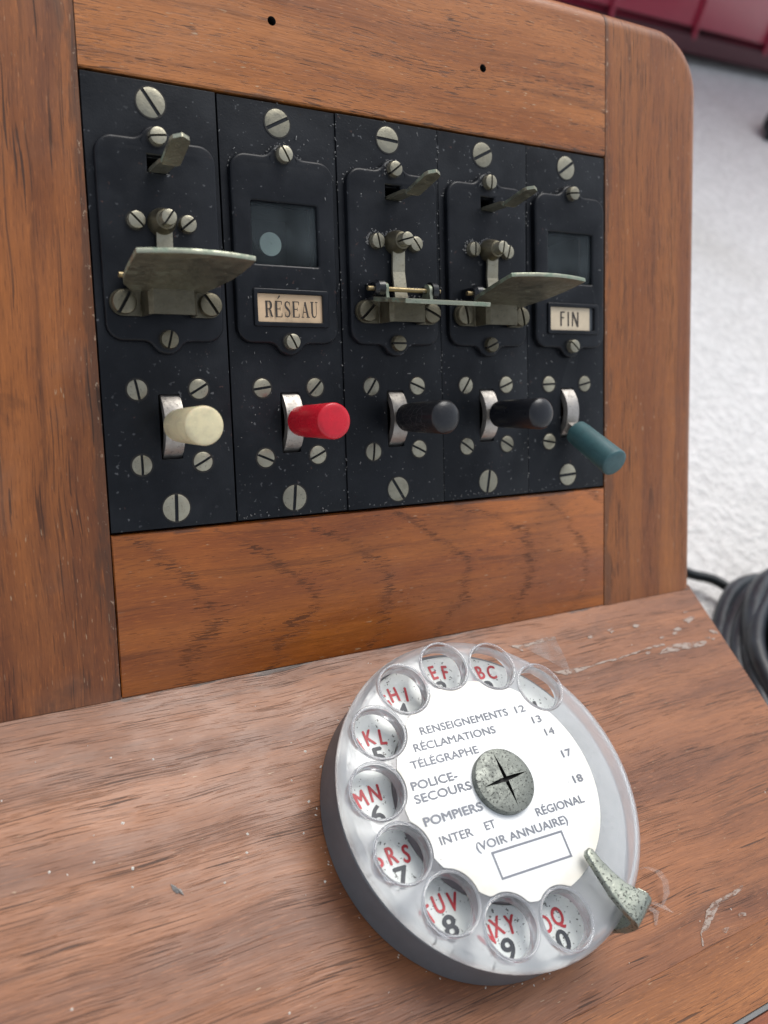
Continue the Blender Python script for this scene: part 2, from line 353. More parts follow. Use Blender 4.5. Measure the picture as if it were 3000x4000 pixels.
def lathe(bm, prof, n=64, mat=0, mats=None, close=False, M4=None):
    rings = []
    for r, z in prof:
        if r < 1e-6: rings.append([bm.verts.new(M4 @ Vector((0, 0, z)) if M4 else (0, 0, z))])
        else:
            ring = []
            for i in range(n):
                a = 2*math.pi*i/n; q = Vector((r*math.cos(a), r*math.sin(a), z)); ring.append(bm.verts.new(M4 @ q if M4 else q))
            rings.append(ring)
    prs = list(zip(rings, rings[1:]))
    if close: prs.append((rings[-1], rings[0]))
    for k, (a, b) in enumerate(prs):
        for i in range(n):
            j = (i+1) % n
            if len(a) == 1 and len(b) == 1: continue
            if len(a) == 1: f = bm.faces.new((a[0], b[i], b[j]))
            elif len(b) == 1: f = bm.faces.new((a[i], a[j], b[0]))
            else: f = bm.faces.new((a[i], a[j], b[j], b[i]))
            f.material_index = mats[k] if mats else mat
def rrect(x0, x1, y0, y1, r=0, n=6):
    if r <= 0: return [(x0, y0), (x1, y0), (x1, y1), (x0, y1)]
    out = []
    for cx, cy, a0 in ((x1-r, y0+r, -90), (x1-r, y1-r, 0), (x0+r, y1-r, 90), (x0+r, y0+r, 180)):
        for i in range(n+1):
            a = math.radians(a0+90*i/n); out.append((cx+r*math.cos(a), cy+r*math.sin(a)))
    return out
def plate(name, loops, z0, z1, bev=0.0, res=2):
    """flat plate with holes: first loop is the outline, the others are openings"""
    cu = bpy.data.curves.new(name, 'CURVE'); cu.dimensions = '2D'; cu.fill_mode = 'BOTH'
    for lp in loops:
        sp = cu.splines.new('POLY'); sp.points.add(len(lp)-1)
        for p_, (x, y) in zip(sp.points, lp): p_.co = (x, y, 0, 1)
        sp.use_cyclic_u = True
    cu.extrude = max(1e-5, (z1-z0)/2-bev); cu.bevel_depth = bev; cu.bevel_resolution = res; cu.offset = -bev
    o = bpy.data.objects.new('tmp', cu); COL.objects.link(o)
    dg = bpy.context.evaluated_depsgraph_get()
    me0 = bpy.data.meshes.new_from_object(o.evaluated_get(dg)); bpy.data.objects.remove(o); bpy.data.curves.remove(cu)
    bm = bmesh.new(); bm.from_mesh(me0); bpy.data.meshes.remove(me0)
    for v in bm.verts: v.co.z += (z0+z1)/2
    bmesh.ops.remove_doubles(bm, verts=bm.verts[:], dist=1e-5)
    for f in bm.faces: f.material_index = 0
    return bm
def text_bm(bm, body, x, y, z, h, sx=1.0, bold=0.0, ang=0.0, center=False, width=None, mat=0, space=1.0):
    """printed lettering, cap height h, baseline start (x,y); width fits the word to a length"""
    cu = bpy.data.curves.new('t', 'FONT'); cu.body = body; cu.size = 1.0; cu.space_character = space; cu.resolution_u = 4
    o = bpy.data.objects.new('tmp', cu); COL.objects.link(o); dg = bpy.context.evaluated_depsgraph_get()
    me = bpy.data.meshes.new_from_object(o.evaluated_get(dg)); bpy.data.objects.remove(o); bpy.data.curves.remove(cu)
    xs = [v.co.x for v in me.vertices]; x0, x1 = min(xs), max(xs)
    offs = [(0, 0)] if bold <= 0 else [(0, 0), (bold, 0), (-bold, 0), (0, bold*.8), (0, -bold*.8)]
    sy = h/.729; sxx = sy*sx if width is None else width/(x1-x0)
    c, s = math.cos(ang), math.sin(ang)
    for lay, (ox, oy) in enumerate(offs):
        idx = {}
        for v in me.vertices:
            px = (v.co.x-(x0 if not center else (x0+x1)/2))*sxx+ox*h; py = (v.co.y-(.3645 if center else 0))*sy+oy*h
            idx[v.index] = bm.verts.new((x+px*c-py*s, y+px*s+py*c, z+lay*.0004))
        for p_ in me.polygons:
            try:
                f = bm.faces.new([idx[i] for i in p_.vertices]); f.material_index = mat
            except ValueError: pass
    bpy.data.meshes.remove(me)
def stroke(bm, pts, w, z):
    """a printed pen stroke through pts with half widths w"""
    n = len(pts); L = []; R = []
    for i in range(n):
        a = Vector(pts[max(0, i-1)]); b = Vector(pts[min(n-1, i+1)]); d = (b-a).normalized(); nn = Vector((-d.y, d.x))
        ww = w[i] if isinstance(w, (list, tuple)) else w
        p_ = Vector(pts[i]); q = p_+nn*ww; r = p_-nn*ww
        L.append(bm.verts.new((q.x, q.y, z))); R.append(bm.verts.new((r.x, r.y, z)))
    for i in range(n-1): bm.faces.new((L[i], L[i+1], R[i+1], R[i]))
def boolean(me_a, cutters, op='DIFFERENCE'):
    a = bpy.data.objects.new('ba', me_a); COL.objects.link(a); bs = []
    for cm, o_ in cutters:
        b = bpy.data.objects.new('bb', cm); COL.objects.link(b); bs.append(b)
        md = a.modifiers.new('b', 'BOOLEAN'); md.operation = o_; md.solver = 'EXACT'; md.object = b
    dg = bpy.context.evaluated_depsgraph_get(); dg.update()
    me = bpy.data.meshes.new_from_object(a.evaluated_get(dg))
    for b in bs: bpy.data.objects.remove(b)
    bpy.data.objects.remove(a)
    return me
def tube(bm, pts, r, n=10, mat=0, caps=True, sub=1):
    P = [Vector(q) for q in pts]
    if sub > 1:
        Q = []
        for i in range(len(P)-1):
            p0 = P[max(i-1, 0)]; p1 = P[i]; p2 = P[i+1]; p3 = P[min(i+2, len(P)-1)]
            for k in range(sub):
                t = k/sub
                Q.append(.5*((2*p1)+(-p0+p2)*t+(2*p0-5*p1+4*p2-p3)*t*t+(-p0+3*p1-3*p2+p3)*t**3))
        Q.append(P[-1]); P = Q
    rings = []; up = Vector((0, 0, 1))
    for i, q in enumerate(P):
        d = (P[min(i+1, len(P)-1)]-P[max(i-1, 0)]).normalized()
        x = up.cross(d); x = x.normalized() if x.length > 1e-4 else Vector((1, 0, 0)); y = d.cross(x)
        rr = r[min(len(r)-1, int(i*len(r)/len(P)))] if isinstance(r, (list, tuple)) else r
        rings.append([bm.verts.new(q+x*rr*math.cos(2*math.pi*k/n)+y*rr*math.sin(2*math.pi*k/n)) for k in range(n)])
    for a, b in zip(rings, rings[1:]):
        for k in range(n): bm.faces.new((a[k], a[(k+1) % n], b[(k+1) % n], b[k])).material_index = mat
    if caps:
        bm.faces.new(rings[0]).material_index = mat; bm.faces.new(rings[-1]).material_index = mat
def ribbon(bm, st, th, axis='u'):
    """bent strip: stations (a, b, half width, centre) run along a; thickness th; width along the third axis"""
    n = len(st); top = []; bot = []
    for i, q in enumerate(st):
        a, b, hw = q[0], q[1], q[2]; cx = q[3] if len(q) > 3 else 0
        pa = st[max(0, i-1)]; pb = st[min(n-1, i+1)]
        d = Vector((pb[0]-pa[0], pb[1]-pa[1])); d = d.normalized() if d.length > 1e-6 else Vector((1, 0)); nn = Vector((-d.y, d.x))*th/2
        row = []
        for sgn in (1, -1):
            A, B = a+sgn*nn.x, b+sgn*nn.y
            for w in (cx-hw, cx+hw):
                row.append(bm.verts.new((A, w, B) if axis == 'u' else (w, A, B)))
        top.append(row)
    for r0, r1 in zip(top, top[1:]):
        for i, j in ((0, 1), (1, 3), (3, 2), (2, 0)): bm.faces.new((r0[i], r0[j], r1[j], r1[i]))
    for r in (top[0], top[-1]): bm.faces.new((r[0], r[1], r[3], r[2]))

def screw_mesh(name, r, h, slot=.13, dome=.25, z0=-.03, ring=.012, mat='nickel', n=14, bev=.14):
    """slotted head: two raised halves, a slot floor between them and a dark seat under the rim"""
    bm = bmesh.new(); s = r*slot
    for sg in (1, -1):
        prof = [(r, z0), (r, h-r*bev), (r*(1-bev*.35), h-r*bev*.3), (r*(1-bev), h), (r*.5, h+r*dome*.10)]
        rings = []
        for rr, z in prof:
            a0 = math.asin(min(.95, s/rr)); row = []
            for i in range(n+1):
                a = a0+(math.pi-2*a0)*i/n; row.append(bm.verts.new((rr*math.cos(a)*1.0, sg*rr*math.sin(a), z)))
            rings.append(row)
        mid = [bm.verts.new((x*r, sg*s, h+r*dome*.13)) for x in (.3, -.3)]
        for A, B in zip(rings, rings[1:]):
            for i in range(n): bm.faces.new((A[i], A[i+1], B[i+1], B[i]))
            # straight slot wall pieces
        L = rings[-1]
        bm.faces.new([mid[0]]+L[:n//2+1]+[mid[1]]) if False else None
        for i in range(n//2): bm.faces.new((mid[0], L[i], L[i+1]))
        bm.faces.new((mid[0], L[n//2], mid[1]))
        for i in range(n//2, n): bm.faces.new((mid[1], L[i], L[i+1]))
        wall = [q[0] for q in rings]+[mid[0], mid[1]]+[q[-1] for q in reversed(rings)]
        bm.faces.new(wall)
    lathe(bm, [(r*.985, h-.30*r), (0, h-.30*r)], 28, mat=1)
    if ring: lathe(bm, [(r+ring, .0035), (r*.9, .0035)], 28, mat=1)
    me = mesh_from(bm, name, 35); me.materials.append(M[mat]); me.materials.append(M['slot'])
    return me
SCREWS = {
 'flat': screw_mesh('flat_screw', .107, .006, mat='nickel', ring=.010, dome=.1, bev=.05),
 'small': screw_mesh('small_screw', .077, .010, mat='nickel', ring=.012, dome=.45, bev=.12),
 'cheese': screw_mesh('cheese_screw', .062, .058, mat='nickel', ring=.012, dome=.5),
 'cheese_d': screw_mesh('tarnished_screw', .066, .050, mat='nickel_d', ring=.012, dome=.5),
 'stop': screw_mesh('adjusting_screw', .056, .085, mat='nickel', ring=0, dome=.4, z0=-.14),
 'brk': screw_mesh('bracket_screw', .088, .050, mat='nickel_d', ring=0, dome=.5, bev=.2),
}
def screw(kind, name, x, y, z, deg, parent, base, lab=None):
    o = link(name, SCREWS[kind], None, parent, base @ T(x, y, z) @ Matrix.Rotation(math.radians(deg), 4, 'Z'))
    if lab: o['label'] = lab
    return o

# ------------------------------------------------------------------ the switchboard
ROOT = link('telephone_switchboard', None, None, None, Matrix.Translation((2.5*K, 0, 0)))
label(ROOT, 'old wooden telephone switchboard with five black key modules above a rotary dial on its shelf', 'switchboard')

UR, VT, RC, RO = 6.395, 1.41, .62, .17
UL = -1.395
def edge_path(d, side, u0):
    """points along the cabinet's outline, inset by d, from (u0, top) round the corner down to the shelf"""
    pts = []
    if side > 0:
        cx, cy, r = UR-RC, VT-RC, RC-d
        pts += [(u0, VT-d)]+[(u0+(cx-u0)*i/4, VT-d) for i in range(1, 4)]
        for i in range(15):
            a = math.radians(90-90*i/14); pts.append((cx+r*math.cos(a), cy+r*math.sin(a)))
        pts += [(UR-d, cy+(-J-cy)*i/6) for i in range(1, 7)]
    else:
        cx, cy, r = UL+RC, VT-RC, RC-d
        pts += [(u0, VT-d)]+[(u0+(cx-u0)*i/4, VT-d) for i in range(1, 4)]
        for i in range(15):
            a = math.radians(90+90*i/14); pts.append((cx+r*math.cos(a), cy+r*math.sin(a)))
        pts += [(UL+d, cy+(-J-cy)*i/6) for i in range(1, 7)]
    return pts
NF = .008
def stile(side, u0, matk, name):
    bm = bmesh.new(); rows = []
    rows.append([bm.verts.new((x, y, -2.6)) for x, y in edge_path(0, side, u0)])
    N = 7
    for k in range(N+1):
        t = math.radians(90*k/N); d = RO*(1-math.cos(t)); z = NF-RO*(1-math.sin(t))
        rows.append([bm.verts.new((x, y, z)) for x, y in edge_path(d, side, u0)])
    for a, b in zip(rows, rows[1:]):
        for i in range(len(a)-1): bm.faces.new((a[i], a[i+1], b[i+1], b[i]))
    corner = bm.verts.new((u0, -J, NF))
    f = bm.faces.new(rows[-1]+[corner])
    # inner joint face, set back in a small rounding
    g = [bm.verts.new((u0, -J, -.3)), bm.verts.new((u0, VT-RO*.0, -.3))]
    sgn = -side
    v0 = rows[-1][0]; 
    bm.faces.new([corner, v0, bm.verts.new((u0, VT-RO, -.3)), g[0]])
    return link(name, mesh_from(bm, name, 50), M[matk], ROOT, FACE)
G = .007
st = stile(1, 5.0+G, 'stile_r', 'stile'); label(st, 'right upright of the wooden face, with the rounded top corner')
st = stile(-1, 0.0-G, 'stile_l', 'stile'); label(st, 'left upright of the wooden face, darker and more worn')
# top rail
bm = bmesh.new(); rows = []
def rail_row(v, z): return [bm.verts.new((0+(5.0)*i/8, v, z)) for i in range(9)]
rows.append(rail_row(VT, -2.6))
for k in range(8):
    t = math.radians(90*k/7); rows.append(rail_row(VT-RO*(1-math.cos(t)), NF-RO*(1-math.sin(t))))
rows.append(rail_row(.035, NF)); rows.append(rail_row(.022, NF-.012)); rows.append(rail_row(.022, -.3)); rows.append(rail_row(.35, -2.6))
for a, b in zip(rows, rows[1:]+rows[:1]):
    for i in range(8): bm.faces.new((a[i], a[i+1], b[i+1], b[i]))
bm.faces.new([r[0] for r in rows]); bm.faces.new([r[-1] for r in rows])
me = mesh_from(bm, 'top_rail'); me.materials.append(M['rail_t']); me.materials.append(M['void'])
for hx, hy in ((1.474, .599), (3.507, .595)):
    cb = bmesh.new(); lathe(cb, [(0, -.4), (.033, -.4), (.033, -.01), (.040, .06), (0, .06)], 20)
    cm = mesh_from(cb, 'c'); cm.materials.append(M['rail_t']); cm.materials.append(M['void'])
    for p_ in cm.polygons: p_.material_index = 1
    cm.transform(Matrix.Translation((hx*K, hy*K, 0)))
    me = boolean(me, [(cm, 'DIFFERENCE')])
for p_ in me.polygons: p_.use_smooth = True
me.set_sharp_from_angle(angle=math.radians(40))
tr_ = link('rail', me, None, ROOT, FACE); label(tr_, 'upper rail of the wooden face, drilled with two small holes')
# bottom rail
bm = bmesh.new(); add_box(bm, 0.0, 5.0, -J+.004, -3.259-.018, -.3, NF); bevel_all(bm, .010, 2)
o = link('rail', mesh_from(bm, 'bottom_rail', 40), M['rail_b'], ROOT, FACE); label(o, 'lower rail of the wooden face, honey brown with arched grain')
# dark board behind the modules
bm = bmesh.new(); add_box(bm, -.3, 5.3, -3.6, .3, -1.0, -.75); link('back_board', mesh_from(bm, 'back_board'), M['void'], ROOT, FACE)
# shelf
bm = bmesh.new(); add_box(bm, UL+.02, 6.362, -3.15, .05, -.45, 0)
bevel_all(bm, .003, 1)
o = link('shelf', mesh_from(bm, 'shelf', 40), M['desk'], ROOT, SHELF); label(o, 'reddish brown writing shelf under the dial')
bm = bmesh.new(); add_box(bm, UL+.02, 6.362, -3.66, -3.1502, -.45, -.0006)
o = link('front_strip', mesh_from(bm, 'front_strip', 40), M['lip'], ROOT, SHELF); label(o, 'orange wood strip along the front of the shelf')
bm = bmesh.new(); add_box(bm, UL+.02, 6.362, -3.700, -3.664, -.3, .010); bevel_all(bm, .004, 1)
link('edge_band', mesh_from(bm, 'edge_band'), M['dust'], ROOT, SHELF)
bm = bmesh.new(); add_box(bm, UL+.02, 6.40, -4.5, -3.702, -.9, -.006); bevel_all(bm, .010, 2)
link('front_moulding', mesh_from(bm, 'front_moulding', 40), M['mould'], ROOT, SHELF)
# carcass: side cheeks and back down to the floor
D47 = Matrix.Identity(4)
def cheek(u0, u1):
    bm = bmesh.new(); zf = 0
    prof = [(-3.9, .02), (-3.9, FH-.5), (-.05, FH-.46), (J*s_*.0+.35, FH-.1), ((J+VT)*s_+.2, FH+(J+VT)*c_-.75), (((J+VT)*s_+1.9), FH+(J+VT)*c_-2.6), ((J+VT)*s_+1.9, .02)]
    a = [bm.verts.new((u0, y, z)) for y, z in prof]; b = [bm.verts.new((u1, y, z)) for y, z in prof]
    bm.faces.new(a); bm.faces.new(b)
    for i in range(len(prof)): bm.faces.new((a[i], a[(i+1) % len(a)], b[(i+1) % len(b)], b[i]))
    return mesh_from(bm, 'side_panel')
for u0, u1 in ((UL+.06, UL+.3), (5.95, 6.30)):
    link('side_panel', cheek(u0, u1), M['stile_r'], ROOT, D47)

# ------------------------------------------------------------------ key modules
MH = 3.259
def cover_outline():
    pts = []; x0, x1 = .058, .942; yt, yb = -.418, -1.858; r = .13
    def arc(cx, cy, r, a0, a1, n=8): return [(cx+r*math.cos(math.radians(a0+(a1-a0)*i/n)), cy+r*math.sin(math.radians(a0+(a1-a0)*i/n))) for i in range(n+1)]
    # start bottom-left corner going counter clockwise
    pts += arc(x0+r, yb+r, r, 180, 270)
    R_, f = .125, .10         # tab circle and fillet
    # bottom tab: fillet, circle, fillet
    ang = 35
    cxl = .5-(R_+f)*math.cos(math.radians(ang)); cyl = yb-f
    tab_c = (yb-f)+(R_+f)*math.sin(math.radians(ang))
    pts += arc(cxl, cyl, f, 90, ang)
    pts += arc(.5, tab_c, R_, 180+ang, 360-ang, 14)
    pts += arc(1-cxl, cyl, f, 180-ang, 90)
    pts += arc(x1-r, yb+r, r, 270, 360)
    pts += arc(x1-r, yt-r, r, 0, 90)
    cyt = yt+f; tct = cyt-(R_+f)*math.sin(math.radians(ang))
    pts += arc(1-cxl, cyt, f, 270, 180+ang)
    pts += arc(.5, tct, R_, -ang, 180+ang, 14)
    pts += arc(cxl, cyt, f, -ang, -90)
    pts += arc(x0+r, yt-r, r, 90, 180)
    return pts
def fix_outline(p):
    out = [p[0]]
    for q in p[1:]:
        if math.hypot(q[0]-out[-1][0], q[1]-out[-1][1]) > 1e-4: out.append(q)
    return out
CO = fix_outline(cover_outline())
def cover_mesh(kind):
    loops = [CO]
    if kind == 'flap': loops.append(rrect(.428, .575, -.645, -.53)); 
    else: loops += [rrect(.218, .782, -1.242, -.768, .012, 2), rrect(.226, .795, -1.692, -1.470, .010, 2)]
    bm = plate('cover', loops, -.02, .062, .022, 3); return mesh_from(bm, 'cover_plate', 30)
def base_mesh(kind, g0=.002, g1=.002):
    loops = [rrect(g0, 1-g1, -MH, 0, .004, 1), rrect(.418, .582, -2.735, -2.245, .006, 1)]
    if kind == 'flap': loops.append(rrect(.43, .573, -.64, -.535))
    else: loops += [rrect(.20, .80, -1.26, -.75)]
    bm = plate('base', loops, -.14, 0, .004, 2); return mesh_from(bm, 'module_plate', 30)
BAS = {k: base_mesh(k) for k in ('flap', 'window')}; BAS1 = base_mesh('flap', .006, .016)
COV = {k: cover_mesh(k) for k in ('flap', 'window')}

# mechanism meshes (module coordinates)
def flap_meshes():
    out = {}
    # armature post
    bm = bmesh.new(); lathe(bm, [(.100, -.0), (.100, .035), (.090, .085), (.070, .135), (.060, .14), (0, .14)], 28); out['post'] = mesh_from(bm, 'stop_post', 35)
    bm = bmesh.new(); ribbon(bm, [(-1.01, .055+.062, .058), (-1.25, .040+.062, .060), (-1.47, .075+.062, .063)], .022, 'v')
    out['tongue'] = mesh_from(bm, 'armature_strip')
    # lower bracket
    st_ = []
    for i in range(9):
        a = math.pi/2*(i/8); st_.append((.085+.095*(1-math.cos(a)), .028, max(.008, .095*math.sin(a))))
    st_ += [(.30, .028, .095), (.318, .045, .095), (.335, .175, .095), (.352, .200, .095), (.50, .205, .095), (.648, .200, .095), (.665, .175, .095), (.682, .045, .095), (.70, .028, .095)]
    for i in range(9):
        a = math.pi/2*(1-i/8); st_.append((.915-.095*(1-math.cos(a)), .028, max(.008, .095*math.sin(a))))
    bm = bmesh.new(); ribbon(bm, [(a, b+.062, h) for a, b, h in st_], .026, 'u'); out['bracket'] = mesh_from(bm, 'hinge_bracket', 25)
    bm = bmesh.new(); tube(bm, [(.13, 0, 0), (.84, 0, 0)], .020, 12); out['axle'] = mesh_from(bm, 'axle', 40)
    bm = bmesh.new()
    for cx, sg in ((.245, -1), (.755, 1)):
        lathe(bm, [(0, -.02), (.075, -.02), (.072, .035), (.045, .06), (0, .06)], 20, M4=Matrix.Translation((cx, 0, 0)) @ Matrix.Rotation(math.radians(90)*sg, 4, 'Y'))
    out['bush'] = mesh_from(bm, 'bushing', 40)
    bm = bmesh.new()
    for cx in (.215, .785): add_box(bm, cx-.016, cx+.016, -.05, .055, -.20, .03)
    out['arm'] = mesh_from(bm, 'hinge_arm')
    # flap itself: local x = along hinge (0..1), local y = away from the hinge, z = thickness
    ol = [(.22, .02), (.185, .06), (.13, .15), (.105, .26), (.092, .45), (.085, .66)]
    ol += [(.085+.80*t, .66+.115*math.sin(math.pi*(.18+.64*t))-.0) for t in [i/10 for i in range(11)]]
    ol += [(.885, .62), (.876, .48), (.85, .33), (.80, .18), (.76, .08), (.74, .02)]
    bm = plate('flap', [ol], -.018, .018, .006, 1)
    for cx in (.285, .715):   # ears folded up around the axle
        pts = [(-.02, 0), (.13, 0)]+[(.055+.055*math.cos(a), .085+.055*math.sin(a)) for a in [math.radians(-20+220*i/9) for i in range(10)]]
        a_ = [bm.verts.new((cx-.014, y, z)) for y, z in pts]; b_ = [bm.verts.new((cx+.014, y, z)) for y, z in pts]
        bm.faces.new(a_); bm.faces.new(b_)
        for i in range(len(pts)): bm.faces.new((a_[i], a_[(i+1) % len(pts)], b_[(i+1) % len(pts)], b_[i]))
    out['flap'] = mesh_from(bm, 'flap', 30); out['flap'].materials.append(M['patina']); out['flap'].materials.append(M['patina_e'])
    for p_ in out['flap'].polygons: p_.material_index = 0 if abs(p_.normal.z) > .8 else 1
    return out
FM = flap_meshes()
def lever_mesh(rise, tip):
    bm = bmesh.new(); st_ = []
    v0 = -.640
    # local a = v, b = n
    pts = [(v0+.006, -.10, .064), (v0+.004, .16, .064), (v0+.002, .315, .062), (v0-.006, .340, .050), (v0-.022, .352, .046), (v0-.024, .368, .052)]
    L0 = .375; n = 10
    for i in range(n+1):
        t = i/n; nn = L0+(tip-L0)*t; vv = v0-.018+(rise+.022)*t
        w = .068
        if t > .72: w = .068*math.sqrt(max(0.0, 1-((t-.72)/.28)**2))+.004
        pts.append((vv, nn, w))
    ribbon(bm, [(v, nn, w, .5) for v, nn, w in pts], .028, 'v')
    me = mesh_from(bm, 'lever', 30); me.materials.append(M['patina_l']); me.materials.append(M['patina_e'])
    for p_ in me.polygons: p_.material_index = 1 if abs(p_.normal.x) > .5 and p_.center.z > .33*K else 0
    return me
def knob_mesh(dome, r0=.120, r1=.137):
    z0, z1 = .40, 1.00
    prof = [(0, z0), (r0-.012, z0), (r0, z0+.012), (r0+.006, z0+.1), (r1, z1-.022)]
    if dome: prof += [(r1-.006, z1-.010), (r1-.022, z1+.004), (r1*.6, z1+.020), (r1*.3, z1+.027), (0, z1+.029)]
    else: prof += [(r1-.003, z1-.010), (r1-.012, z1-.003), (r1*.7, z1+.001), (0, z1+.002)]
    bm = bmesh.new(); lathe(bm, prof, 48); return mesh_from(bm, 'knob', 40)
KN = {False: knob_mesh(False), True: knob_mesh(True)}
def blade_mesh():
    """half-disc rocker seen in the slot, turning about the module's hidden pivot"""
    bm = bmesh.new(); R_ = .312; hw = .074; rows = []
    for i in range(25):
        a = math.radians(-78+156*i/24)
        rows.append([bm.verts.new((x, R_*math.sin(a), R_*math.cos(a))) for x in (-hw, hw)]+[bm.verts.new((x, .8*R_*math.sin(a), .8*R_*math.cos(a))) for x in (hw, -hw)])
    for r0, r1 in zip(rows, rows[1:]):
        for i in range(4): bm.faces.new((r0[i], r0[(i+1) % 4], r1[(i+1) % 4], r1[i]))
    bm.faces.new(rows[0]); bm.faces.new(rows[-1])
    add_box(bm, -.055, .055, -.05, .05, .30, .45)
    return mesh_from(bm, 'key_blade', 30)
BL = blade_mesh()
def label_frame_mesh():
    bm = plate('lf', [rrect(.195, .850, -1.728, -1.432, .02, 3), rrect(.228, .793, -1.690, -1.472, .006, 1)], .055, .082, .010, 2)
    return mesh_from(bm, 'label_frame', 30)
LF = label_frame_mesh()
def quadmesh(name, x0, x1, y0, y1, z0, z1):
    bm = bmesh.new(); add_box(bm, x0, x1, y0, y1, z0, z1); return mesh_from(bm, name)
PANE = quadmesh('pane', .205, .795, -1.255, -.755, .012, .028)
CAV = bmesh.new()
for a in ((.19, .81, -1.27, -.74, -.62, -.60), (.19, .205, -1.27, -.74, -.60, -.15), (.795, .81, -1.27, -.74, -.60, -.15), (.19, .81, -1.27, -1.255, -.60, -.15), (.19, .81, -.755, -.74, -.60, -.15)): add_box(CAV, *a)
CAV = mesh_from(CAV, 'indicator_well')

def serif_word(bm, z):
    """RÉSEAU in condensed old-style capitals, box 0..1 wide, 0..1 high"""
    zz = [z]
    def S(pts, w): stroke(bm, pts, w, zz[0]); zz[0] += .0012
    th, tn = .095, .030
    H = 1.0
    def serif(x, y, L=.16): S([(x-L, y), (x+L, y)], tn)
    def E_(x):
        S([(x+.12, .02), (x+.12, .98)], th); S([(x, .02), (x+.62, .02)], tn); S([(x, .98), (x+.60, .98)], tn); S([(x+.12, .51), (x+.44, .51)], tn)
        S([(x+.60, .02), (x+.62, .26)], [.05, .02]); S([(x+.58, .98), (x+.60, .76)], [.05, .02]); S([(x+.44, .40), (x+.44, .62)], .028)
    def arc(cx, cy, rx, ry, a0, a1, w0, w1, n=12):
        P = []; W_ = []
        for i in range(n+1):
            t = i/n; a = math.radians(a0+(a1-a0)*t); P.append((cx+rx*math.cos(a), cy+ry*math.sin(a))); W_.append(w0+(w1-w0)*math.sin(math.pi*t))
        S(P, W_)
    x = 0.0
    # R
    S([(x+.12, .02), (x+.12, .98)], th); serif(x+.12, .02); S([(x, .98), (x+.34, .98)], tn); arc(x+.32, .74, .22, .24, 90, -90, .03, .09); S([(x+.16, .50), (x+.34, .50)], tn)
    S([(x+.34, .50), (x+.46, .36), (x+.54, .08), (x+.68, .02)], [.05, .08, .08, .03])
    x += .88; E_(x); S([(x+.22, 1.12), (x+.44, 1.34)], [.03, .06])
    x += .84   # S
    S([(x+.50, .80), (x+.42, .93), (x+.27, .98), (x+.12, .90), (x+.08, .76), (x+.16, .62), (x+.30, .52), (x+.44, .40), (x+.49, .24), (x+.42, .09), (x+.26, .02), (x+.10, .08), (x+.04, .22)], [.03, .04, .04, .06, .08, .085, .09, .085, .08, .06, .04, .04, .03])
    S([(x+.51, .98), (x+.51, .70)], .022); S([(x+.035, .02), (x+.035, .30)], .022)
    x += .74; E_(x)
    x += .82   # A
    S([(x+.10, .02), (x+.36, .98)], .030); S([(x+.36, .98), (x+.62, .02)], .09); S([(x+.18, .34), (x+.52, .34)], tn); serif(x+.10, .02, .13); serif(x+.62, .02, .17)
    x += .90   # U
    S([(x+.12, .98), (x+.12, .28), (x+.18, .09), (x+.33, .02), (x+.48, .09), (x+.54, .28), (x+.54, .98)], [.09, .09, .075, .045, .03, .03, .03]); serif(x+.12, .98, .16); serif(x+.54, .98, .13)
    return x+.66

KC = [('k_cream', 'cream plastic key knob', False, .5), ('k_red', 'red plastic key knob', False, .5), ('k_black_c', 'black key knob with cracked rubber', True, .5), ('k_black', 'smooth black key knob', True, .5), ('k_green', 'dark green key knob pushed down', False, .5)]
ANG = [  # big top, big bottom, tab top, tab bottom, TL, TR, BL, BR, small L, small R, centre, bracket L, bracket R
 (-55, 88, 8, 75, 100, 30, 90, 28, -45, 40, 55, 60, -55), (28, 84, -60, -62, 8, 45, -24, 25, 0, 0, 0, 0, 0),
 (-3, -58, 38, 0, 56, -22, 84, -26, -78, -52, 16, 45, -25), (27, 80, 86, 24, 56, 20, -34, -30, 88, 75, 80, -78, -76), (34, 3, 6, -40, 2, 12, -10, 20, 0, 0, 0, 0, 0)]
FLAPANG = {0: 11.0, 2: -8.5, 3: 12.0}
LEV = {0: (.080, .665), 2: (.062, .715), 3: (.045, .70)}
ORD = ['first', 'second', 'third', 'fourth', 'fifth']
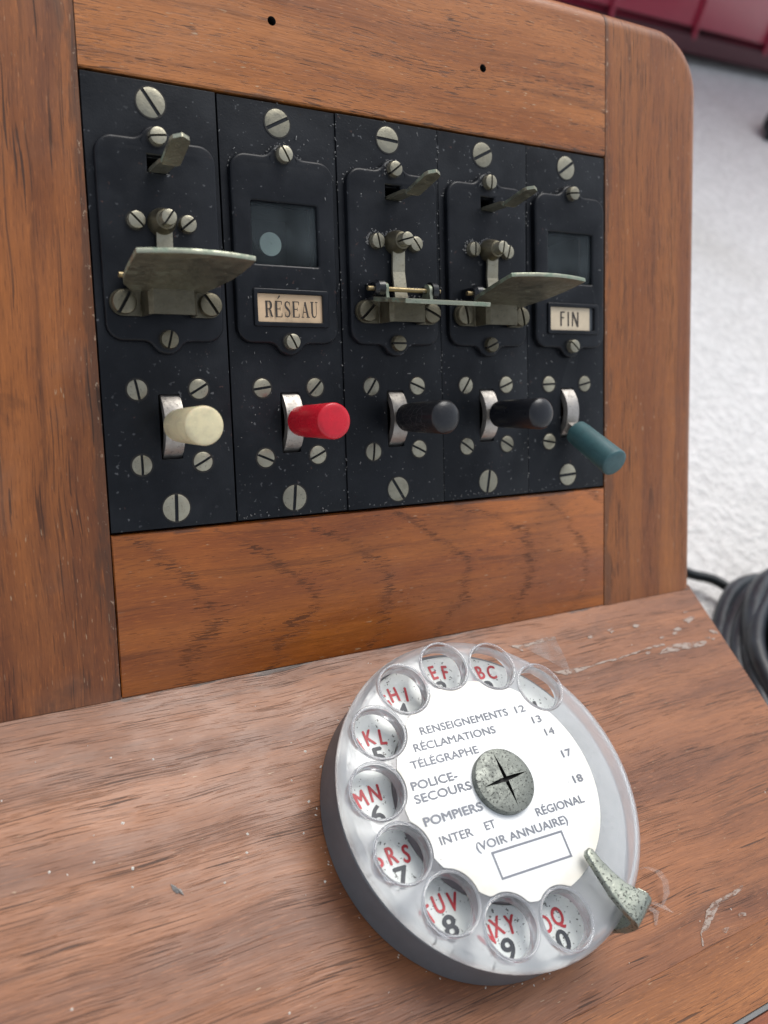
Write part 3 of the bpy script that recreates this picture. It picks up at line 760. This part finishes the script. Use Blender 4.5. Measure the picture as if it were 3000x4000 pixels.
for i in range(5):
    kind = 'flap' if i in FLAPANG else 'window'; A = ANG[i]
    F = FACE @ T(i, 0, [.004, -.012, 0, 0, 0][i])
    mod = link('key_module', BAS1 if i == 0 else BAS[kind], M['black'], ROOT, F)
    mod['label'] = ['black key module at the left end, with a raised shutter and cream knob', 'black key module with square window, RÉSEAU label and red knob',
                    'middle black key module with level shutter and cracked black knob', 'black key module with tilted green-edged shutter and smooth black knob',
                    'black key module at the right end, with FIN label and green knob'][i]
    link('cover_plate', COV[kind], M['cover'], mod, F)
    big = 'flat'
    for (x, y, a) in ((.492, -.147, A[0]), (.505, -3.110, A[1])): screw(big, 'mounting_screw', x, y, 0, a, mod, F)
    for (x, y, a, kk) in ((.503, -.405, A[2], 'cheese'), (.503, -1.845, A[3], 'cheese_d' if kind == 'flap' else 'cheese')):
        if i == 0 and y > -1: 
            screw('cheese_d' if False else 'cheese', 'cover_screw', x, y, .062, a, mod, F)
        else: screw(kk, 'cover_screw', x, y, .062, a, mod, F)
    for (x, y, a) in ((.262, -2.207, A[4]), (.732, -2.207, A[5]), (.264, -2.768, A[6]), (.735, -2.766, A[7])): screw('small', 'key_screw', x, y, 0, a, mod, F)
    # key
    tilt = 0.0 if i < 4 else 29.6
    PV = F @ T(.512, -2.480, -.232) @ Matrix.Rotation(math.radians(tilt), 4, 'X')
    link('key_blade', BL, M['steel'], mod, PV)
    me = KN[KC[i][2]].copy(); me.materials.clear(); me.materials.append(M[KC[i][0]])
    kb = link('knob', me, None, mod, PV); kb['label'] = KC[i][1]
    if kind == 'flap':
        screw('cheese', 'armature_screw', .312, -1.004, .062, A[8], mod, F); screw('cheese', 'armature_screw', .690, -1.004, .062, A[9], mod, F)
        link('stop_post', FM['post'], M['nickel_d'], mod, F @ T(.497, -1.005, .062))
        screw('stop', 'adjusting_screw', .497, -1.005, .062+.14, A[10], mod, F)
        link('armature_strip', FM['tongue'], M['nickel'], mod, F @ T(.503, 0, 0) )
        link('hinge_bracket', FM['bracket'], M['nickel_d'], mod, F @ T(0, -1.587, 0))
        screw('brk', 'bracket_screw', .180, -1.587, .104, A[11], mod, F); screw('brk', 'bracket_screw', .820, -1.587, .104, A[12], mod, F)
        HG = F @ T(0, -1.415, .225)
        link('axle', FM['axle'], M['brass'], mod, HG)
        link('bushing', FM['bush'], M['bush'], mod, HG)
        link('hinge_arm', FM['arm'], M['cover'], mod, HG)
        fa = math.radians(FLAPANG[i])
        # local y -> outward (n) tipped up by fa, local z -> up the face
        RF = Matrix(((1, 0, 0, 0), (0, math.sin(fa), math.cos(fa), 0), (0, math.cos(fa), -math.sin(fa), 0), (0, 0, 0, 1)))
        fl = link('shutter_flap', FM['flap'], M['patina'], mod, HG @ RF @ T(0, -.05, -.085))
        fl['label'] = {0: 'green tinged metal shutter tilted upwards over the cream knob', 2: 'metal shutter seen edge on above the cracked black knob', 3: 'green edged metal shutter tilted up beside the small window'}[i]
        link('reset_lever', lever_mesh(*LEV[i]), M['patina_l'] if i != 2 else M['patina'], mod, F)
    else:
        link('indicator_well', CAV, M['void'], mod, F)
        if i == 1:
            bm = bmesh.new(); lathe(bm, [(0, -.015), (.093, -.015), (.093, 0), (.012, 0), (.010, -.004), (0, -.004)], 36)
            dd = link('indicator_disc', mesh_from(bm, 'indicator_disc', 40), M['disc'], mod, F @ T(.425, -1.060, -.08)); dd['label'] = 'pale round indicator behind the window pane'
        else:
            bm = bmesh.new(); add_box(bm, .28, .62, -1.2, -.84, -.3, -.28, M4=None); link('indicator_flag', mesh_from(bm, 'indicator_flag'), M['cover'], mod, F)
        link('window_pane', PANE, M['glass'], mod, F)
        link('label_frame', LF, M['cover'], mod, F)
        pp = link('paper_label', quadmesh('paper_label', .222, .799 if i == 1 else .745, -1.698, -1.464, .048, .058), M['paper'] if i == 1 else M['paper2'], mod, F)
        pp['label'] = 'aged paper label reading RÉSEAU' if i == 1 else 'pale paper label reading FIN'
        bm = bmesh.new()
        if i == 1:
            b2 = bmesh.new(); wdt = serif_word(b2, 0); b2.verts.ensure_lookup_table()
            sx = .44/wdt; sy = .125; vm = {}
            for v in b2.verts: vm[v] = bm.verts.new((.296+v.co.x*sx, -1.652+v.co.y*sy, .0600+v.co.z))
            for f in b2.faces: bm.faces.new([vm[v] for v in f.verts])
            b2.free()
        else:
            z = .0600; hw = .0082; y0, y1 = -1.650, -1.514; x = .372
            stroke(bm, [(x, y0), (x, y1)], hw*1.2, z); stroke(bm, [(x-.006, y1-.005), (x+.046, y1-.002)], hw*.75, z+.0012); stroke(bm, [(x, -1.572), (x+.036, -1.570)], hw*.75, z+.0012)
            stroke(bm, [(.466, y0), (.465, y1)], hw*1.1, z)
            x = .520; stroke(bm, [(x, y0), (x+.002, y1)], hw, z); stroke(bm, [(x+.002, y1), (x+.066, y0+.004)], hw*1.25, z+.0012); stroke(bm, [(x+.068, y0-.004), (x+.070, y1)], hw, z+.0024)
        link('lettering', mesh_from(bm, 'lettering'), M['lab_ink'], mod, F)
        if i == 4:
            link('label_backing', quadmesh('label_backing', .747, .799, -1.698, -1.464, .040, .046), M['basegrey'], mod, F)

# ------------------------------------------------------------------ the dial
CU, CW = 2.445, 1.555
DF = SHELF @ T(CU, -CW, 0)
bm = bmesh.new()
lathe(bm, [(1.235, 0.0), (1.262, .012), (1.262, .05), (1.250, .30), (1.243, .335), (1.232, .345), (1.215, .346), (1.205, .338), (1.19, .31), (0.6, .31)], 128)
dial = link('rotary_dial', mesh_from(bm, 'dial_base', 35), M['basegrey'], ROOT, DF); dial['label'] = 'round telephone dial with clear finger wheel and grey base, mounted on the shelf'
bm = bmesh.new(); lathe(bm, [(.810, .330), (.810, .364), (.816, .370), (1.185, .370), (1.208, .362), (1.213, .345)], 128)
npl = link('number_plate', mesh_from(bm, 'number_plate', 35), M['numplate'], dial, DF)
bm = bmesh.new(); lathe(bm, [(0, .32), (.80, .32), (.80, .345), (.30, .36), (.30, .56), (0, .56)], 64)
link('centre_boss', mesh_from(bm, 'centre_boss', 35), plain('dial_underplate', (.42, .38, .40), .4), dial, DF)
HOLES = []
for k in range(10):
    a = math.radians(40.0+25.75*k); HOLES.append((1.02*math.cos(a), 1.02*math.sin(a)+.003))
# clear finger wheel: turned disc, raised bosses, ten finger holes
bm = bmesh.new()
lathe(bm, [(0, .488), (1.10, .488), (1.195, .470), (1.240, .425), (1.262, .418), (1.277, .432), (1.281, .462), (1.268, .505), (1.235, .545), (1.18, .572), (1.10, .584), (.885, .586), (.872, .590), (0, .590)], 160)
wh = mesh_from(bm, 'wheel')
cb = bmesh.new(); bb = bmesh.new()
for x, y in HOLES:
    lathe(cb, [(0, .30), (.193, .30), (.193, .50), (.198, .575), (.207, .70), (0, .70)], 40, M4=Matrix.Translation((x, y, 0)))
wheel_me = boolean(wh, [(mesh_from(cb, 'c'), 'DIFFERENCE')])
for p_ in wheel_me.polygons: p_.use_smooth = True
wheel_me.set_sharp_from_angle(angle=math.radians(28)); wheel_me.materials.clear()
link('finger_wheel', wheel_me, M['acrylic'], dial, DF)['label'] = 'clear scuffed plastic finger wheel with ten holes'
bm = bmesh.new(); lathe(bm, [(.1945, .50), (.1950, .585), (.2030, .602), (.2120, .603), (.2205, .596), (.2215, .591), (.2140, .591), (.2070, .583)], 48)
BOSS = mesh_from(bm, 'hole_rim', 60)
for x, y in HOLES: link('hole_rim', BOSS, M['boss'], dial, DF @ T(x, y, 0))
# printing on the number plate
bmr = bmesh.new(); bmd = bmesh.new()
digs = '1234567890'; lets = ['', 'ABC', 'DEF', 'GHI', 'JKL', 'MN', 'PRS', 'TUV', 'WXY', 'OQ']
for k, (x, y) in enumerate(HOLES):
    dx, dy = x+.040, y-.106
    text_bm(bmd, digs[k], dx, dy, .3730, .150, 1.10, .045, math.radians(-2), center=True)
    L = lets[k]; rad = .162
    angs = {0: [], 2: [118, 77], 3: [134, 97, 60]}[len(L)]
    for ch, a in zip(L, angs):
        a = math.radians(a)
        text_bm(bmr, ch, dx+rad*math.cos(a)*1.12, dy+rad*math.sin(a), .3730, .128, .74, .035, (a-math.pi/2)*.35, center=True)
link('digits', mesh_from(bmd, 'digits'), M['dark_ink'], npl, DF)
link('letters', mesh_from(bmr, 'letters'), M['red_ink'], npl, DF)
# instruction card, scalloped by the hole rims
pts = []
for i in range(240):
    a = 2*math.pi*i/240; r = .855
    for hx, hy in HOLES:
        d = Vector((math.cos(a), math.sin(a))); c0 = Vector((hx, hy)); t = c0.dot(d); perp = (c0-d*t).length
        if t > 0 and perp < .226: r = min(r, t-math.sqrt(.226**2-perp**2))
    pts.append((r*math.cos(a), r*math.sin(a)))
bm = plate('card', [pts], .588, .600, .003, 1)
card = link('instruction_card', mesh_from(bm, 'instruction_card', 30), M['card'], dial, DF); card['label'] = 'white round card of French emergency numbers'
bm = bmesh.new(); zc = .6025; r0 = math.radians(-1.6)
def tl(s, x, y, x1, h, bold=0.026): text_bm(bm, s, x, y-.020, zc, h, width=x1-x, bold=bold, ang=r0)
tl('RENSEIGNEMENTS', -.489, .533, .343, .062); tl('12', .424, .508, .519, .060, .02)
tl('RÉCLAMATIONS', -.596, .420, .156, .062); tl('13', .537, .391, .625, .060, .02)
tl('TÉLÉGRAPHE', -.678, .301, -.072, .062); tl('14', .600, .268, .690, .060, .02)
tl('POLICE-', -.740, .151, -.343, .064, .045); tl('SECOURS', -.755, .055, -.264, .064, .045); tl('17', .655, .064, .747, .060, .045)
tl('POMPIERS', -.753, -.113, -.249, .064, .045); tl('18', .641, -.150, .731, .060, .045)
tl('INTER', -.690, -.266, -.413, .062); tl('ET', -.296, -.268, -.206, .062); tl('RÉGIONAL', .175, -.293, .643, .062)
tl('(VOIR ANNUAIRE)', -.435, -.384, .408, .062)
q = [(-.330, -.447), (.310, -.468), (.296, -.650), (-.336, -.628)]; w = .0075
for a, b in ((0, 1), (1, 2), (2, 3), (3, 0)):
    p0, p1 = Vector(q[a]), Vector(q[b]); d = (p1-p0).normalized(); stroke(bm, [tuple(p0-d*w), tuple(p1-d*w)], w, zc)
link('printing', mesh_from(bm, 'printing'), M['grey_ink'], card, DF)
# hub with crossed tapering cuts
bm = bmesh.new(); lathe(bm, [(0, .52), (.245, .52), (.252, .645), (.246, .662), (.20, .671), (.12, .676), (0, .678)], 56)
hub = mesh_from(bm, 'hub'); hub.materials.append(M['hub']); hub.materials.append(M['slot'])
cb = bmesh.new()
for a in (3, 91):
    R_ = Matrix.Rotation(math.radians(a), 4, 'Z'); ol = [(-.212, 0), (-.09, -.013), (0, -.017), (.09, -.013), (.212, 0), (.09, .013), (0, .017), (-.09, .013)]
    A_ = [cb.verts.new(R_ @ Vector((x, y, .632))) for x, y in ol]; B_ = [cb.verts.new(R_ @ Vector((x, y, .8))) for x, y in ol]
    cb.faces.new(A_); cb.faces.new(B_)
    for i in range(8): cb.faces.new((A_[i], A_[(i+1) % 8], B_[(i+1) % 8], B_[i]))
    cm = mesh_from(cb, 'c'); cm.materials.append(M['hub']); cm.materials.append(M['slot'])
    for p_ in cm.polygons: p_.material_index = 1
    hub = boolean(hub, [(cm, 'DIFFERENCE')]); cb = bmesh.new()
for p_ in hub.polygons: p_.use_smooth = True
hub.set_sharp_from_angle(angle=math.radians(35))
link('hub_screw', hub, None, dial, DF)['label'] = 'grey pitted centre screw with crossed cuts'
# finger stop
ol = [(.400, -.672), (.372, -.680), (.350, -.705), (.352, -.745), (.376, -.90), (.395, -1.02), (.430, -1.13), (.468, -1.215), (.495, -1.232), (.60, -1.185), (.702, -1.112), (.706, -1.098), (.640, -1.050), (.560, -.975), (.500, -.88), (.450, -.77), (.425, -.69)]
ol = [(x, y+.02) for x, y in ol]
bm = plate('fs', [ol], .655, .712, .014, 2)
# the outer leg turns down past the wheel's rim
pa, pb = Vector((.478, -1.205)), Vector((.700, -1.090)); outv = Vector((.46, -.89)).normalized()
rows = []
for (d, z) in ((-.03, .708), (.025, .700), (.055, .670), (.062, .62), (.055, .52), (.02, .42), (-.04, .34), (-.10, .30)):
    for_in = .05
    rows.append([bm.verts.new((*(pa+outv*d), z)), bm.verts.new((*(pb+outv*d), z)), bm.verts.new((*(pb+outv*(d-for_in)), z-.03)), bm.verts.new((*(pa+outv*(d-for_in)), z-.03))])
for a, b in zip(rows, rows[1:]):
    for i in range(4): bm.faces.new((a[i], a[(i+1) % 4], b[(i+1) % 4], b[i]))
bm.faces.new(rows[0]); bm.faces.new(rows[-1])
link('finger_stop', mesh_from(bm, 'finger_stop', 40), M['fstop'], dial, DF)['label'] = 'curved metal finger stop speckled with pits'

# ------------------------------------------------------------------ marks stuck on the shelf
def blob(bm, pts, z0, z1):
    a = [bm.verts.new((x, y, z0)) for x, y in pts]; b = [bm.verts.new((x, y, z1)) for x, y in pts]
    bm.faces.new(b)
    for i in range(len(pts)): bm.faces.new((a[i], a[(i+1) % len(a)], b[(i+1) % len(b)], b[i]))
RT = random.Random(5)
marks = [
 [(5.324, -.662), (5.428, -.627), (5.558, -.596), (5.826, -.618), (5.998, -.634), (6.093, -.643), (6.082, -.667), (5.995, -.694), (5.777, -.68), (5.501, -.669)],
 [(5.938, -.34), (5.98, -.352), (6.03, -.341), (6.09, -.336), (6.153, -.34), (6.11, -.37), (6.0, -.403), (5.946, -.4)],
 [(3.602, -.231), (3.708, -.244), (3.882, -.243), (4.027, -.230), (4.175, -.235), (4.177, -.263), (3.887, -.268), (3.745, -.281), (3.729, -.324), (3.701, -.306), (3.676, -.267)],
 [(3.95, -.585), (4.024, -.592), (4.175, -.589), (4.273, -.609), (4.394, -.607), (4.379, -.63), (4.185, -.65), (4.086, -.65), (4.01, -.614)],
 [(4.147, -2.959), (4.207, -2.905), (4.332, -2.871), (4.531, -2.869), (4.73, -2.854), (4.686, -2.884), (4.556, -2.898), (4.389, -2.899), (4.282, -2.95), (4.163, -3.015), (4.118, -3.031), (4.037, -3.035), (4.002, -3.124), (3.984, -3.118), (4.034, -3.029)],
]
w = [(4.381, -.619), (4.482, -.610), (4.63, -.603), (4.75, -.606), (4.875, -.596), (5.0, -.590), (5.14, -.578), (5.335, -.567), (5.49, -.569)]
marks.append([(x, y+.006*RT.random()) for x, y in w]+[(x, y-.007-.010*RT.random()) for x, y in reversed(w)])
for x, y in [(5.717, -.483), (5.794, -.453), (6.237, -.549), (6.284, -.573), (6.20, -.64), (6.145, -.613), (5.206, -.625), (5.253, -.305), (4.615, -.32), (4.95, -3.0), (4.55, -3.05), (4.30, -3.09), (5.50, -.50), (6.05, -.27), (4.9, -.30)]:
    n = 7; r = .018+.020*RT.random(); marks.append([(x+r*(.5+RT.random())*math.cos(2*math.pi*k/n)*1.5, y+r*(.4+.8*RT.random())*math.sin(2*math.pi*k/n)*.8) for k in range(n)])
def rough_edge(pts, sub=5, amp=.010):
    out = []
    for i in range(len(pts)):
        a, b = Vector(pts[i]), Vector(pts[(i+1) % len(pts)]); L = (b-a).length; n = max(1, min(sub, int(L/.03)))
        for k in range(n): 
            q = a.lerp(b, k/n); out.append((q.x+amp*(RT.random()-.5), q.y+amp*(RT.random()-.5)))
    return out
for mk in marks:
    bm = bmesh.new(); blob(bm, rough_edge(mk), .0, .006); link('glue_residue', mesh_from(bm, 'glue_residue'), M['glue'], ROOT, SHELF)
bm = bmesh.new(); blob(bm, [(3.75, -.275), (4.17, -.262), (4.172, -.43), (4.150, -.60), (4.10, -.60), (3.95, -.45)], 0, .003)
link('tape_remnant', mesh_from(bm, 'tape_remnant'), M['tape'], ROOT, SHELF)
bm = bmesh.new()
for st_ in ([(3.66, -2.42, .02), (3.80, -2.43, .05), (3.862, -2.50, .09), (3.872, -2.58, .10), (3.848, -2.67, .07), (3.80, -2.73, .02)], [(3.70, -2.68, .02), (3.75, -2.74, .06), (3.79, -2.81, .09)], [(3.58, -2.62, .01), (3.70, -2.76, .02), (3.64, -2.84, .01)]):
    prev = None
    for k, (x, y, z) in enumerate(st_):
        ww = .028*(1 if k < len(st_)-1 else .25)
        cur = (bm.verts.new((x-ww, y, z)), bm.verts.new((x+ww, y-.01, z+.01)))
        if prev: bm.faces.new((prev[0], prev[1], cur[1], cur[0]))
        prev = cur
bmesh.ops.solidify(bm, geom=bm.faces[:], thickness=.003)
link('peeled_tape', mesh_from(bm, 'peeled_tape', 60), M['tape'], ROOT, SHELF)['label'] = 'curled scrap of clear tape peeling beside the finger stop'

# lint and dust
bm = bmesh.new(); bmesh.ops.create_icosphere(bm, subdivisions=1, radius=.001)
def speck(bm, Mx, x, y, z, r, ax, h, ang):
    c, s = math.cos(ang), math.sin(ang); vs_ = []
    for dx, dy, dz in ((-r*ax, -r, 0), (r*ax, -r*.6, 0), (r*ax*.8, r, 0), (-r*ax*.9, r*.7, 0), (0, 0, h)):
        vs_.append(bm.verts.new(Mx @ Vector(((x+dx*c-dy*s)*K, (y+dx*s+dy*c)*K, (z+dz)*K)) / K))
    for a, b in ((0, 1), (1, 2), (2, 3), (3, 0)): bm.faces.new((vs_[a], vs_[b], vs_[4]))
for _ in range(560):
    x = RT.random()*5; mi = int(x); lx = x-mi; y = -RT.random()**1.25*3.2
    if mi == 0 and RT.random() < .8: continue
    if mi >= 3 and RT.random() < .45: continue
    inc = .09 < lx < .91 and -1.83 < y < -.45
    if inc and RT.random() < .45: continue
    if .19 < lx < .81 and ((-1.27 < y < -.74) or (-1.73 < y < -1.43)) and mi in (1, 4): continue
    if .41 < lx < .59 and (-2.75 < y < -2.24 or -.66 < y < -.50): continue
    r = .002+.0036*RT.random()**3
    speck(bm, FACE, x, y, .0625 if inc else .0005, r, 1+3*RT.random()**3, .004, RT.random()*3.14)
for xs in (1.997, 2.999, 4.002):
    for _ in range(40): speck(bm, FACE, xs+RT.gauss(0, .008), -RT.random()*3.2, .0005, .0035*RT.random()+.002, 1.5, .004, RT.random()*3.14)
for mi, cx, cy, rr, nn in ((2, .312, -1.004, .070, 46), (2, .690, -1.004, .066, 22), (2, .497, -1.005, .10, 26), (3, .312, -1.004, .068, 34), (3, .690, -1.004, .066, 14), (3, .497, -1.005, .10, 20), (2, .503, -.405, .07, 20), (1, .503, -.405, .07, 12), (3, .503, -.405, .07, 16), (4, .503, -.405, .06, 8)):
    for _ in range(nn):        # fluff round the raised screws
        a = RT.uniform(.3, 3.6); q = rr+abs(RT.gauss(0, .012)); speck(bm, FACE, mi+cx+q*math.cos(a), cy+q*math.sin(a), .0625, .003+.004*RT.random(), 1.6, .008, RT.random()*3.14)
for mi in (2, 3):
    for _ in range(70): speck(bm, FACE, mi+RT.uniform(.12, .88), -1.415+RT.uniform(-.02, .03), .225+.02*RT.random(), .002+.003*RT.random(), 1.6, .005, RT.random()*3.14) if RT.random() < .5 else speck(bm, FACE, mi+RT.uniform(.12, .88), -1.44+RT.uniform(-.05, .01), .0625, .003+.004*RT.random(), 1.6, .006, RT.random()*3.14)
for _ in range(120):           # dust along the foot of the plates
    speck(bm, FACE, RT.uniform(.05, 4.95), -3.25+abs(RT.gauss(0, .03)), .0005, .002+.003*RT.random(), 1.5, .004, RT.random()*3.14)
for mi in (1, 2, 3, 4):      # lint caught on the upper edge of the raised covers
    for _ in range(90):
        q = CO[RT.randrange(len(CO))]
        if q[1] > -.56: speck(bm, FACE, mi+q[0]+RT.gauss(0, .012), q[1]+RT.gauss(.006, .010), .001, .003+.003*RT.random(), 1.5, .005, RT.random()*3.14)
o = link('dust', mesh_from(bm, 'dust'), M['dust'], None, Matrix.Identity(4)); o['kind'] = 'stuff'; label(o, 'pale dust and lint lying over the black key modules')
bm = bmesh.new()
for x, y in [(-.695, -1.109), (-.185, -.922), (-.416, -1.128), (-.184, -1.237), (-.212, -1.354), (.388, -1.508), (.639, -1.234), (.595, -1.358), (1.048, -1.345), (1.087, -.94), (1.088, -1.714), (.573, -2.409), (-.699, -1.936), (1.166, -1.131), (-.17, -.44), (.117, -.523), (1.27, -.745)]:
    speck(bm, SHELF, x, y, 0, .006+.004*RT.random(), 1.1, .007, RT.random()*3)
for _ in range(40):
    x = RT.random()*7.2-1; y = -RT.random()*3.4
    if math.hypot(x-CU, y+CW) > 1.3 and x < 6.3: speck(bm, SHELF, x, y, 0, .002+.003*RT.random(), 1.6, .004, RT.random()*3)
for _ in range(70):
    a = RT.random()*6.28; rr = 1.27+abs(RT.gauss(0, .02)); speck(bm, SHELF, CU+rr*math.cos(a), -CW+rr*math.sin(a), 0, .002+.003*RT.random(), 1.6, .004, RT.random()*3)
o = link('crumbs', mesh_from(bm, 'crumbs'), M['speck'], None, Matrix.Identity(4)); o['kind'] = 'stuff'; label(o, 'tiny white crumbs scattered over the wooden shelf')
bm = bmesh.new(); pts = [(.030, -1.408), (.036, -1.451), (.055, -1.480), (.075, -1.482), (.100, -1.508), (.092, -1.462), (.072, -1.455), (.060, -1.430)]
a_ = [bm.verts.new((x, y, .004)) for x, y in pts]; tp = bm.verts.new((.062, -1.455, .030))
for i in range(len(pts)): bm.faces.new((a_[i], a_[(i+1) % len(pts)], tp))
o = link('lint_flake', mesh_from(bm, 'lint_flake'), M['lint'], None, SHELF); label(o, 'small grey flake of lint lying on the shelf left of the dial', 'flake')

# ------------------------------------------------------------------ surroundings
bm = bmesh.new(); n = 2
bm2 = [bm.verts.new(q) for q in ((-260, -260, 0), (260, -260, 0), (260, 260, 0), (-260, 260, 0))]; bm.faces.new(bm2)
o = link('floor', mesh_from(bm, 'floor'), M['floor'], None, Matrix.Identity(4)); o['kind'] = 'structure'; label(o, 'white rough rendered floor under the switchboard')
# red ribbed case behind
RIBX = .36
CX, CY = 31.0, 25.15
CM = T(CX, CY, 0) @ Matrix.Rotation(math.radians(5.4), 4, 'Z')
case = link('ribbed_case', None, None, None, CM); label(case, 'glossy dark red ribbed case standing on the white floor behind the switchboard', 'case')
bm = bmesh.new(); add_box(bm, -16, 12, 0, 14, .9, 24); bevel_all(bm, .5, 3); link('body', mesh_from(bm, 'case_body', 40), M['redcase'], case, CM)
bm = bmesh.new(); add_box(bm, -16.1, 12.1, -.15, 14.1, .35, 1.15); bevel_all(bm, .15, 2); link('bottom_rail', mesh_from(bm, 'case_rail', 40), M['redcase_d'], case, CM)
bm = bmesh.new(); tube(bm, [(0, 0, 1.0), (-RIBX*8, 0, 9), (-RIBX*22, 0, 23.2)], .12, 14); RIB = mesh_from(bm, 'rib', 50)
for x in (-12.6, -7.7, -2.7, 2.3, 7.3): link('rib', RIB, M['redcase'], case, CM @ T(x, -.05, 0))
bm = bmesh.new(); add_box(bm, -1.1, 1.1, -.12, .1, -.5, .5); bevel_all(bm, .08, 2); link('latch', mesh_from(bm, 'latch', 40), M['steel'], case, CM @ T(-5.5, -.15, 5.1))
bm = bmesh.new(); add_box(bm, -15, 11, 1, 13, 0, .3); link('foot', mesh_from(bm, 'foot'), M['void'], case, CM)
# black hook at the right edge
bm = bmesh.new(); tube(bm, [(28.9, 19.2, .12), (29.2, 19.7, .5), (30.4, 20.3, .7), (33, 20.6, .6), (36, 20.8, .5)], [.2, .34, .38, .38, .38, .38, .38], 12, sub=4)
o = link('black_hose', mesh_from(bm, 'black_hose', 60), M['cord'], None, Matrix.Identity(4)); label(o, 'end of a black hose on the floor at the far right', 'hose')
# power cord
bm = bmesh.new(); tube(bm, [(7.2, 3.0, 1.6), (8.4, 2.2, .9), (9.4, 1.75, .45), (9.95, 1.5, .30), (10.38, 1.32, .30), (10.62, 1.05, .32), (10.78, .70, .35), (10.9, .35, .4), (11.1, -.3, .4)], .085, 14, sub=6)
o = link('power_cord', mesh_from(bm, 'power_cord', 60), M['cord'], None, Matrix.Identity(4)); label(o, 'thin black cord curving out from behind the switchboard', 'cord')
# bundle of thick cable
bm = bmesh.new(); RB = random.Random(3)
PATH = [(9.3, -6.1, .72), (8.95, -3.8, .74), (9.1, -2.1, .78), (9.6, -.95, .82), (10.6, -.30, .82), (12.2, -.15, .80), (14.2, -.45, .75), (16.5, -.55, .72)]
for k in range(64):
    rad = (0, .30, .62, .95)[0 if k == 0 else 1 if k < 7 else 2 if k < 20 else 3]+RB.uniform(-.05, .07); ph = k*2.399; pts = []
    for q, (x, y, z) in enumerate(PATH):
        a = ph+q*.22; P0 = Vector(PATH[max(0, q-1)]); P1 = Vector(PATH[min(len(PATH)-1, q+1)]); d = (P1-P0).normalized(); sx_ = d.cross(Vector((0, 0, 1))).normalized()
        pts.append(Vector((x, y, z))+sx_*math.cos(a)*rad*1.15+Vector((0, 0, 1))*math.sin(a)*rad*.85+Vector((RB.uniform(-.11, .11), RB.uniform(-.11, .11), RB.uniform(-.09, .09))))
    tube(bm, pts, .115+.05*RB.random(), 10, sub=6)
o = link('cable_bundle', mesh_from(bm, 'cable_bundle', 60), M['cable'], None, Matrix.Identity(4)); label(o, 'thick bundle of black cable lying on the floor right of the shelf', 'cable')
for o in bpy.data.objects:
    if o.parent is None and 'kind' in o and o['kind'] == 'stuff': o['category'] = 'dust' if o.name == 'dust' else 'crumbs'
